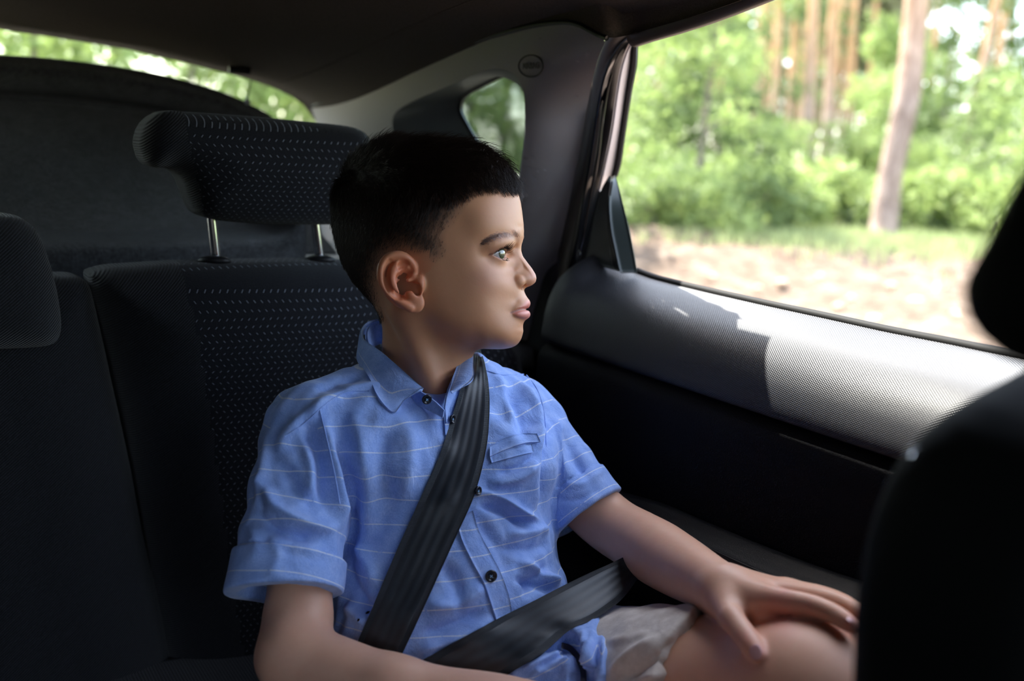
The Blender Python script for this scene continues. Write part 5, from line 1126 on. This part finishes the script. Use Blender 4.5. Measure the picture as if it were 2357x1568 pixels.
# ================================================================ outside
def gz_(x, y):
    r = np.hypot(x, y); return .42*np.clip((r-7)/6., 0, 1)**1.0*(3-2*np.clip((r-7)/6., 0, 1))*np.clip((r-7)/6., 0, 1)
def ground_build(nt, b):
    pos = geo(nt); s = sep(nt, pos); vm = nd(nt, 'ShaderNodeVectorMath', operation='LENGTH'); L(nt, comb(nt, s[0], s[1], 0), vm.inputs[0]); r = vm.outputs['Value']
    n = noise(nt, .8, 5, .6, pos); n2 = noise(nt, 5, 5, .65, pos); n3 = noise(nt, 26, 4, .7, pos)
    dirt = ramp(nt, n2, [(.30, (.065, .043, .032)), (.5, (.19, .14, .105)), (.72, (.33, .262, .21))])
    dirt = mixc(nt, mth(nt, 'MULTIPLY', n3, .5), dirt, (.09, .06, .042))
    grass = ramp(nt, n2, [(.3, (.08, .12, .03)), (.6, (.16, .21, .07)), (.8, (.26, .27, .13))])
    e = mth(nt, 'ADD', r, mth(nt, 'MULTIPLY', mth(nt, 'SUBTRACT', n, .5), 3.2)); f = mth(nt, 'DIVIDE', mth(nt, 'SUBTRACT', e, 12.4), 1.8, clamp=True)
    L(nt, mixc(nt, f, dirt, grass), b.inputs['Base Color']); bump(nt, b, mth(nt, 'ADD', n2, mth(nt, 'MULTIPLY', n3, .5)), .25, .7)
M_ground = mat('forest_ground', (.4, .3, .2), .95, .1, build=ground_build)
ang = np.linspace(0, 2*math.pi, 160, endpoint=False); rad = np.concatenate([[.01], np.linspace(1.5, 22, 60), [30, 45, 70, 110, 170, 260]])
V = np.array([(r*math.cos(t), r*math.sin(t), float(gz_(r, 0))+(.10*math.sin(t*23+r*2.1)*math.sin(r*1.7+t*7)+.05*math.sin(r*5.3+t*31))*float(np.clip((r-3.5)/3, 0, 1))) for r in rad for t in ang])
g_o = mesh('ground', V, grid_faces(len(rad), len(ang), wrap_m=True), M_ground); g_o['kind'] = 'structure'
def leaf_build(c1, c2):
    def bd(nt, b):
        oi = nd(nt, 'ShaderNodeObjectInfo'); n = noise(nt, 3.0, 3, .6); n2 = noise(nt, 30, 2)
        c = mixc(nt, mth(nt, 'ADD', mth(nt, 'MULTIPLY', n, .6), mth(nt, 'MULTIPLY', n2, .4)), c1, c2); L(nt, c, b.inputs['Base Color'])
        t = nd(nt, 'ShaderNodeBsdfTranslucent'); L(nt, c, t.inputs[0]); mx = nd(nt, 'ShaderNodeMixShader'); mx.inputs[0].default_value = .42; o = nt.nodes['Material Output']; L(nt, b.outputs[0], mx.inputs[1]); L(nt, t.outputs[0], mx.inputs[2]); L(nt, mx.outputs[0], o.inputs[0])
    return bd
M_leafA = mat('broad_leaves', (.3, .4, .15), .55, .3, build=leaf_build((.12, .19, .045), (.42, .50, .19)))
M_leafB = mat('deep_green_leaves', (.1, .2, .05), .55, .3, build=leaf_build((.065, .11, .032), (.25, .32, .12)))  # deeper green leaf colours for some of the trees and bushes
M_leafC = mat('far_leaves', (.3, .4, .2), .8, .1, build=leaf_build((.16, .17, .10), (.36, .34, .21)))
M_needle = mat('pine_needles', (.1, .2, .08), .6, .3, build=leaf_build((.05, .11, .04), (.16, .25, .09)))
def bark_build(nt, b):
    pos = geo(nt); vm = nd(nt, 'ShaderNodeVectorMath', operation='MULTIPLY'); L(nt, pos, vm.inputs[0]); vm.inputs[1].default_value = (9, 9, 2.2); n = noise(nt, 1, 4, .7, vm.outputs[0]); s = sep(nt, pos)
    up = mth(nt, 'DIVIDE', mth(nt, 'SUBTRACT', s[2], 2.2), 3.0, clamp=True); lo_c = ramp(nt, n, [(.3, (.16, .105, .085)), (.7, (.44, .33, .28))]); hi_c = ramp(nt, n, [(.3, (.36, .17, .08)), (.7, (.70, .42, .24))])
    L(nt, mixc(nt, up, lo_c, hi_c), b.inputs['Base Color']); bump(nt, b, n, .06, .8)
M_bark = mat('pine_bark', (.3, .2, .15), .9, .1, build=bark_build)
M_barkg = mat('grey_bark', (.16, .13, .11), .9, .1)
def leaves(cen, r, n, size, seed, shell=.5):
    """leaf blades scattered through overlapping puffs: each blade a folded diamond"""
    g = np.random.default_rng(seed); cen = np.asarray(cen, float); r = np.broadcast_to(np.asarray(r, float), (len(cen), 3)) if np.ndim(r) < 2 else np.asarray(r, float)
    w = (r.prod(1))**.67; k = g.choice(len(cen), n, p=w/w.sum()); d = g.normal(size=(n, 3)); d /= np.linalg.norm(d, axis=1)[:, None]; rr = (shell+(1-shell)*g.random(n))[:, None]
    P = cen[k]+d*r[k]*rr; nrm = d*.5+g.normal(size=(n, 3))*.7+[0, 0, .4]; nrm /= np.linalg.norm(nrm, axis=1)[:, None]; a = np.cross(nrm, g.normal(size=(n, 3))); a /= np.linalg.norm(a, axis=1)[:, None]; b = np.cross(nrm, a)
    s = (size*(.6+.8*g.random(n)))[:, None]; V = np.stack([P-a*s, P-b*s*.42+nrm*s*.12, P+a*s, P+b*s*.42+nrm*s*.12], 1).reshape(-1, 3); return V, np.arange(4*n).reshape(n, 4)
def at(px, py, d):                                # point on the sight line at a distance, dropped on the ground
    p = W(px, py, d); return np.array([p[0], p[1], float(gz_(p[0], p[1]))])
def ground_hit(px, py):
    v = M3@C(px, py, 1.0)
    for t in np.linspace(2, 40, 4000):
        p = CAM0+v*t
        if p[2] < gz_(p[0], p[1]): break
    return np.array([p[0], p[1], float(gz_(p[0], p[1]))])
def trunk_mesh(base, top, r0, r1, seed, n=14, knots=True):
    g = np.random.default_rng(seed); P = np.array([base+(top-base)*t for t in np.linspace(0, 1, n)]); P[1:-1, :2] += g.normal(size=(n-2, 2))*r0*.22; R = np.linspace(r0, r1, n)*(1+g.normal(size=n)*.05); R[0] *= 1.25
    return tube(resample(P, 40), np.interp(np.linspace(0, 1, 40), np.linspace(0, 1, n), R), 16)
def pine(px0, d, w_px, px1, label, group=None, H=13., crown=True, seed=0, mt=None, h_at=540, nb=9):
    b = at(px0, h_at, d); r0 = w_px*d/F/2; up = W(px1, 0, d); dirv = np.array([up[0]-b[0], up[1]-b[1], up[2]-b[2]]); dirv *= H/dirv[2]
    T = empty('pine_tree', b); tag(T, label, 'tree', group); v, f = trunk_mesh(b-[0, 0, .15], b+dirv, r0, r0*.5, seed); mesh('trunk', v, f, mt or M_bark, T)
    if not crown: return T
    g = np.random.default_rng(seed+50); cen = []; R = []; br = []
    for i in range(nb):
        t = .55+.45*(i/(nb-1)); c = b+dirv*t; a = g.random()*6.28; L_ = (1.7-1.1*(t-.55)/.45)*(.7+.5*g.random()); e = c+[math.cos(a)*L_, math.sin(a)*L_, .3]; br.append(tube([c, (c+e)/2+[0, 0, -.1], e], [r0*.2, r0*.13, r0*.05], 6)); cen += [e, (c+e)/2]; R += [(.7, .7, .35), (.5, .5, .3)]
    for v, f in br: mesh('branch', v, f, mt or M_bark, T)
    v, f = leaves(cen, R, 2600, .12, seed+9, .1); mesh('crown', v, f, M_needle, T, smooth=False)
    return T
def leafy(name, px, py, d, w, h, label, cat, group, n, size, seed, mt, puffs=14, z0=.1):
    b = at(px, py, d); g = np.random.default_rng(seed); T = empty(name, b); tag(T, label, cat, group); cen, R = [], []
    for i in range(puffs):
        t = g.random(); a = g.random()*6.28; rr = w*.5*(1-.55*abs(t-.45)*1.6)*g.random()**.5; cen.append(b+[math.cos(a)*rr, math.sin(a)*rr, z0*h+t*h*(1-z0)*.88]); s_ = w*(.16+.13*g.random()); R.append((s_, s_, s_*.8))
    v, f = leaves(cen, R, n, size, seed+3, .35); st_ = [tube(resample([b, b+[0, 0, h*.3], np.array(c)], 8), np.linspace(.012+.012*w, .006, 8), 6) for c in cen[:5]]
    for vv, ff in st_[:3]: mesh('stem', vv, ff, M_barkg, T)
    mesh('foliage', v, f, mt, T, smooth=False); return T
# pines, nearest first (pixel of the foot, distance, trunk width, where the top leans)
pine(2033, 13.5, 62, 2112, 'thick grey-pink pine trunk standing alone right of centre in the side window', seed=1, h_at=535, crown=False)
pine(1888, 22, 26, 1922, 'slim orange pine trunk in mid window, right one of a close pair', seed=2, h_at=480, crown=False)
pine(1838, 21, 28, 1880, 'brown pine trunk left of the orange one in the middle of the side window', seed=3, h_at=480, crown=False)
pine(2195, 19, 24, 2296, 'thin leaning pine trunk right of the thick trunk, against bright sky', seed=4, h_at=480, crown=False)
pine(2240, 24, 16, 2320, 'thinnest dark trunk at the upper right of the side window beside the leaning one', seed=5, h_at=470)
rp = [(1722,26,24,1765),(1770,30,22,1795),(1690,32,18,1712),(1610,30,18,1622),(1560,34,18,1575),(1510,31,20,1520),(1795,34,18,1838),(1860,36,14,1890),(1925,34,14,1960),(1655,38,14,1672),(2090,30,12,2120),(1945,40,12,1970),(1480,40,16,1490),(2350,27,18,2400),(1750,42,14,1772),(1585,44,14,1600),(1822,38,16,1862),(1905,38,15,1938),(1725,36,15,1752),(1985,42,13,2015),(1640,34,16,1660),(2130,36,12,2160),(2290,34,14,2335)]
for i, (a_, d_, w_, t_) in enumerate(rp): pine(a_, d_, w_, t_, 'distant brown pine trunk among the trees beyond the side window', 'distant pine trunks beyond the side window', seed=20+i, h_at=470, nb=3, crown=i % 5 == 0)
# broadleaf trees and bushes seen through the side window
tr = [(1830,36,4.2,11,'far airy crown behind the group of brown trunks',2200,.13,M_leafB),(1540,19,3.0,6.5,'tall green tree at the upper left of the side window',3600,.085,M_leafB),(1645,22,2.6,8.5,'tall leafy tree whose crown fills the window top left of the pines',3400,.10,M_leafA),(2010,26,2.6,8.5,'tall airy tree left of the thick trunk top',3400,.11,M_leafA),(2190,30,3.0,7.5,'airy green crown between thick and leaning trunks',2200,.13,M_leafB),(2330,30,3.0,6.0,'pale far crown at the right end of the side window',2000,.13,M_leafA),
      (1600,13.5,2.5,4.0,'bright green leafy tree filling the left of the side window',4200,.062,M_leafA),(1700,17.5,1.9,3.2,'leafy tree behind the bright green one, left of the brown trunks',2600,.07,M_leafB),
      (1990,19,2.2,3.0,'soft green tree directly left of the thick trunk',2600,.075,M_leafA),(2260,16.5,1.6,2.9,'green sapling with sky behind it right of the thick trunk',1700,.07,M_leafB),
      (1490,18,2.0,3.4,'dark green tree at the rear edge of the side window',2400,.075,M_leafB),(2140,24,2.6,7.5,'tall dark tree rising behind the thick trunk',2600,.11,M_leafB),(2400,13,2.2,2.6,'leafy bush tree cut by the front head restraint',2400,.065,M_leafA)]
for i, (px, d, w, h, lb, n, sz, mt) in enumerate(tr): leafy('leafy_tree', px, 520, d, w, h, lb, 'tree', None, n, sz, 100+i, mt, 20, .12)
bs = [(1500,12.2,1.5,.8),(1560,12.8,1.3,.7),(1640,12.4,1.5,.75),(1730,13.2,1.6,.9),(1790,14,1.4,.9),(1860,14.5,1.6,1.1),(1930,15,1.3,.9),(2000,15.5,1.4,.9),(2090,15,1.5,.9),(2160,15.5,1.5,.8),(2230,15,1.6,.9),(2300,14,1.6,1.0),(1620,15.5,2.0,1.4),(1850,18,2.4,1.5),(2100,19,2.6,1.5),(2330,18,2.6,1.6),(1980,21,3.0,1.7),(1720,20,2.6,1.8),(1530,21,3,1.8),(2220,23,3.2,1.9)]
for i, (px, d, w, h) in enumerate(bs): leafy('bush', px, 520, d, w, h, 'low green bush along the forest edge beyond the side window', 'bush', 'bushes along the forest edge', 900, .055+.0015*d, 200+i, M_leafA if i % 3 else M_leafB, 10, .05)
for i in range(17):
    g_ = np.random.default_rng(900+i); px = 1380+i*44+g_.uniform(-15, 15); d = g_.uniform(44, 62)
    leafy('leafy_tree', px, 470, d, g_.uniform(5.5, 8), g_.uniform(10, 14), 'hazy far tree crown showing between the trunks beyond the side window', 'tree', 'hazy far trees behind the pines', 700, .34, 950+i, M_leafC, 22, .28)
# grass tufts on the verge: nobody could count them
g = np.random.default_rng(77); n = 26000; an = np.radians(g.uniform(20, 100, n)); rr = g.uniform(12.0, 17.5, n)+g.normal(size=n)*.6; P = np.stack([rr*np.sin(an), rr*np.cos(an), gz_(rr*np.sin(an), rr*np.cos(an))], 1)
hh = (.05+.11*g.random(n))[:, None]; a_ = g.normal(size=(n, 3))*[1, 1, 0]; a_ /= np.linalg.norm(a_, axis=1)[:, None]; tip = np.stack([g.normal(size=n)*.06, g.normal(size=n)*.06, np.ones(n)], 1)
V = np.stack([P-a_*.018, P+a_*.018, P+tip*hh+a_*.006, P+tip*hh*1.02-a_*.004], 1).reshape(-1, 3)
M_grass = mat('verge_grass', (.3, .45, .12), .6, .3, build=leaf_build((.20, .26, .09), (.46, .50, .26)))
go = mesh('grass', V, np.arange(4*n).reshape(n, 4), M_grass, smooth=False); tag(go, 'pale green grass on the verge between dirt and forest', 'grass', kind='stuff')
# log stub, stones
st_o = ground_hit(2158, 682); T_ = empty('tree_stump', st_o); tag(T_, 'small pale cut stub sticking out of the bare dirt', 'tree stump'); M_wood = mat('cut_wood', (.72, .50, .30), .8)
v, f = tube([st_o-[0, 0, .05], st_o+[.02, 0, .10], st_o+[.05, 0, .24]], [.06, .045, .04], 12); mesh('stump', v, f, M_wood, T_)
M_clod = mat('clod', (.52, .38, .26), .95, .1)
for i, (px, py, d, s_) in enumerate([(2050,662,8.6,.07),(2110,700,8.0,.09),(1960,690,8.2,.06),(1890,640,9.4,.06),(1800,655,9,.07),(2200,730,7.4,.08),(2140,760,7.0,.06),(2010,740,7.5,.07),(1930,710,7.9,.06),(1745,665,8.8,.05),(1640,640,9.2,.06),(2070,600,10.5,.07)]):
    c = ground_hit(px, py); e_ = SDF(); e_.ell([0, 0, 0], (s_, s_*.7, s_*.45)); vv, ff = e_.mesh([-s_*1.4]*3, [s_*1.4]*3, s_/6); vv = vv*(1+.22*vnoise(vv, 1.2/s_, i))[:, None]; o = mesh('clod', vv+c+[0, 0, s_*.2], ff, M_clod); tag(o, 'clod of dry earth on the bare ground beyond the window', 'clod', 'clods on the bare ground')
# greenery behind the car, through the rear glass and the quarter pane
for i, (px, py, d, w, h, lb) in enumerate([(-120,200,9.0,2.8,4.5,'leftmost bright green tree seen through the rear glass'),(80,200,8.5,2.6,4.2,'second bright tree from the left through the rear glass'),(260,220,9.5,2.8,4.6,'bright tree with pale gaps in the middle of the rear glass'),(430,240,9.0,2.6,4.4,'green tree seen through the rear glass left of the shelf cord'),(580,260,9.5,2.6,4.4,'green tree directly behind the shelf cord'),(700,280,10.5,2.6,4.4,'green tree at the right corner of the rear glass')]):
    leafy('leafy_tree', px, py, d, w, h, lb, 'tree', None, 2600, .07, 300+i, M_leafA, 20, .05)
for i, (px, d, w, h, lb) in enumerate([(1095,10,2.0,3.2,'left tree seen through the small quarter window'),(1200,11,2.2,3.0,'right tree seen through the small quarter window')]):
    leafy('leafy_tree', px, 320, d, w, h, lb, 'tree', None, 2600, .07, 340+i, M_leafA, 18, .05)
for i, (px, d, wd) in enumerate([(445,12.5,22),(535,13,18),(1160,12,26)]): pine(px, d, wd, px+14, ['reddish trunk seen through the rear glass','thin trunk seen through the rear glass near the cord','dark trunk in the middle of the quarter window'][i], seed=70+i, h_at=330, mt=M_bark if i < 2 else M_barkg, H=6., crown=i < 2)
# ---------------------------------------------------------------- light
wd = bpy.data.worlds.new('world'); SC.world = wd; wd.use_nodes = True; nt = wd.node_tree; sky = nd(nt, 'ShaderNodeTexSky', sky_type='NISHITA'); sky.sun_disc = False; sky.sun_elevation = math.radians(56); sky.sun_rotation = math.radians(SUN_AZ); sky.altitude = 100; sky.air_density = 1.0; sky.dust_density = 2.2
L(nt, mixc(nt, .42, sky.outputs[0], (3.2, 3.2, 3.3)), nt.nodes['Background'].inputs[0]); nt.nodes['Background'].inputs[1].default_value = SKY
l = bpy.data.lights.new('sun', 'SUN'); l.energy = SUNE; l.angle = math.radians(.6); l.color = (1, .95, .87); lo_ = bpy.data.objects.new('sun', l); COL.objects.link(lo_)
sv = np.array(SUNV, float); sv /= np.linalg.norm(sv); lo_.rotation_euler = Vector(sv).to_track_quat('Z', 'Y').to_euler()
for nm, loc, nz, sx, sy in (('daylight_portal', (.75, .38, zz(.01)), (-1, 0, -.3), 1.05, .30), ('daylight_portal', (.40, -.80, zz(-.04)), (0, 1, -.6), .85, .50)):
    pl = bpy.data.lights.new(nm, 'AREA'); pl.shape = 'RECTANGLE'; pl.size = sx; pl.size_y = sy; pl.cycles.is_portal = True; po = bpy.data.objects.new(nm, pl); COL.objects.link(po); po.location = loc; po.rotation_euler = Vector([-q for q in nz]).to_track_quat('Z', 'Y').to_euler()
vs = SC.view_settings; vs.view_transform = 'Standard'; vs.look = 'None'; vs.gamma = 1; vs.use_curve_mapping = False; vs.exposure = EXPO
SC.cycles.max_bounces = 8; SC.cycles.transparent_max_bounces = 16; SC.cycles.sample_clamp_indirect = 6; SC.cycles.use_denoising = True; SC.cycles.caustics_reflective = False; SC.cycles.caustics_refractive = False
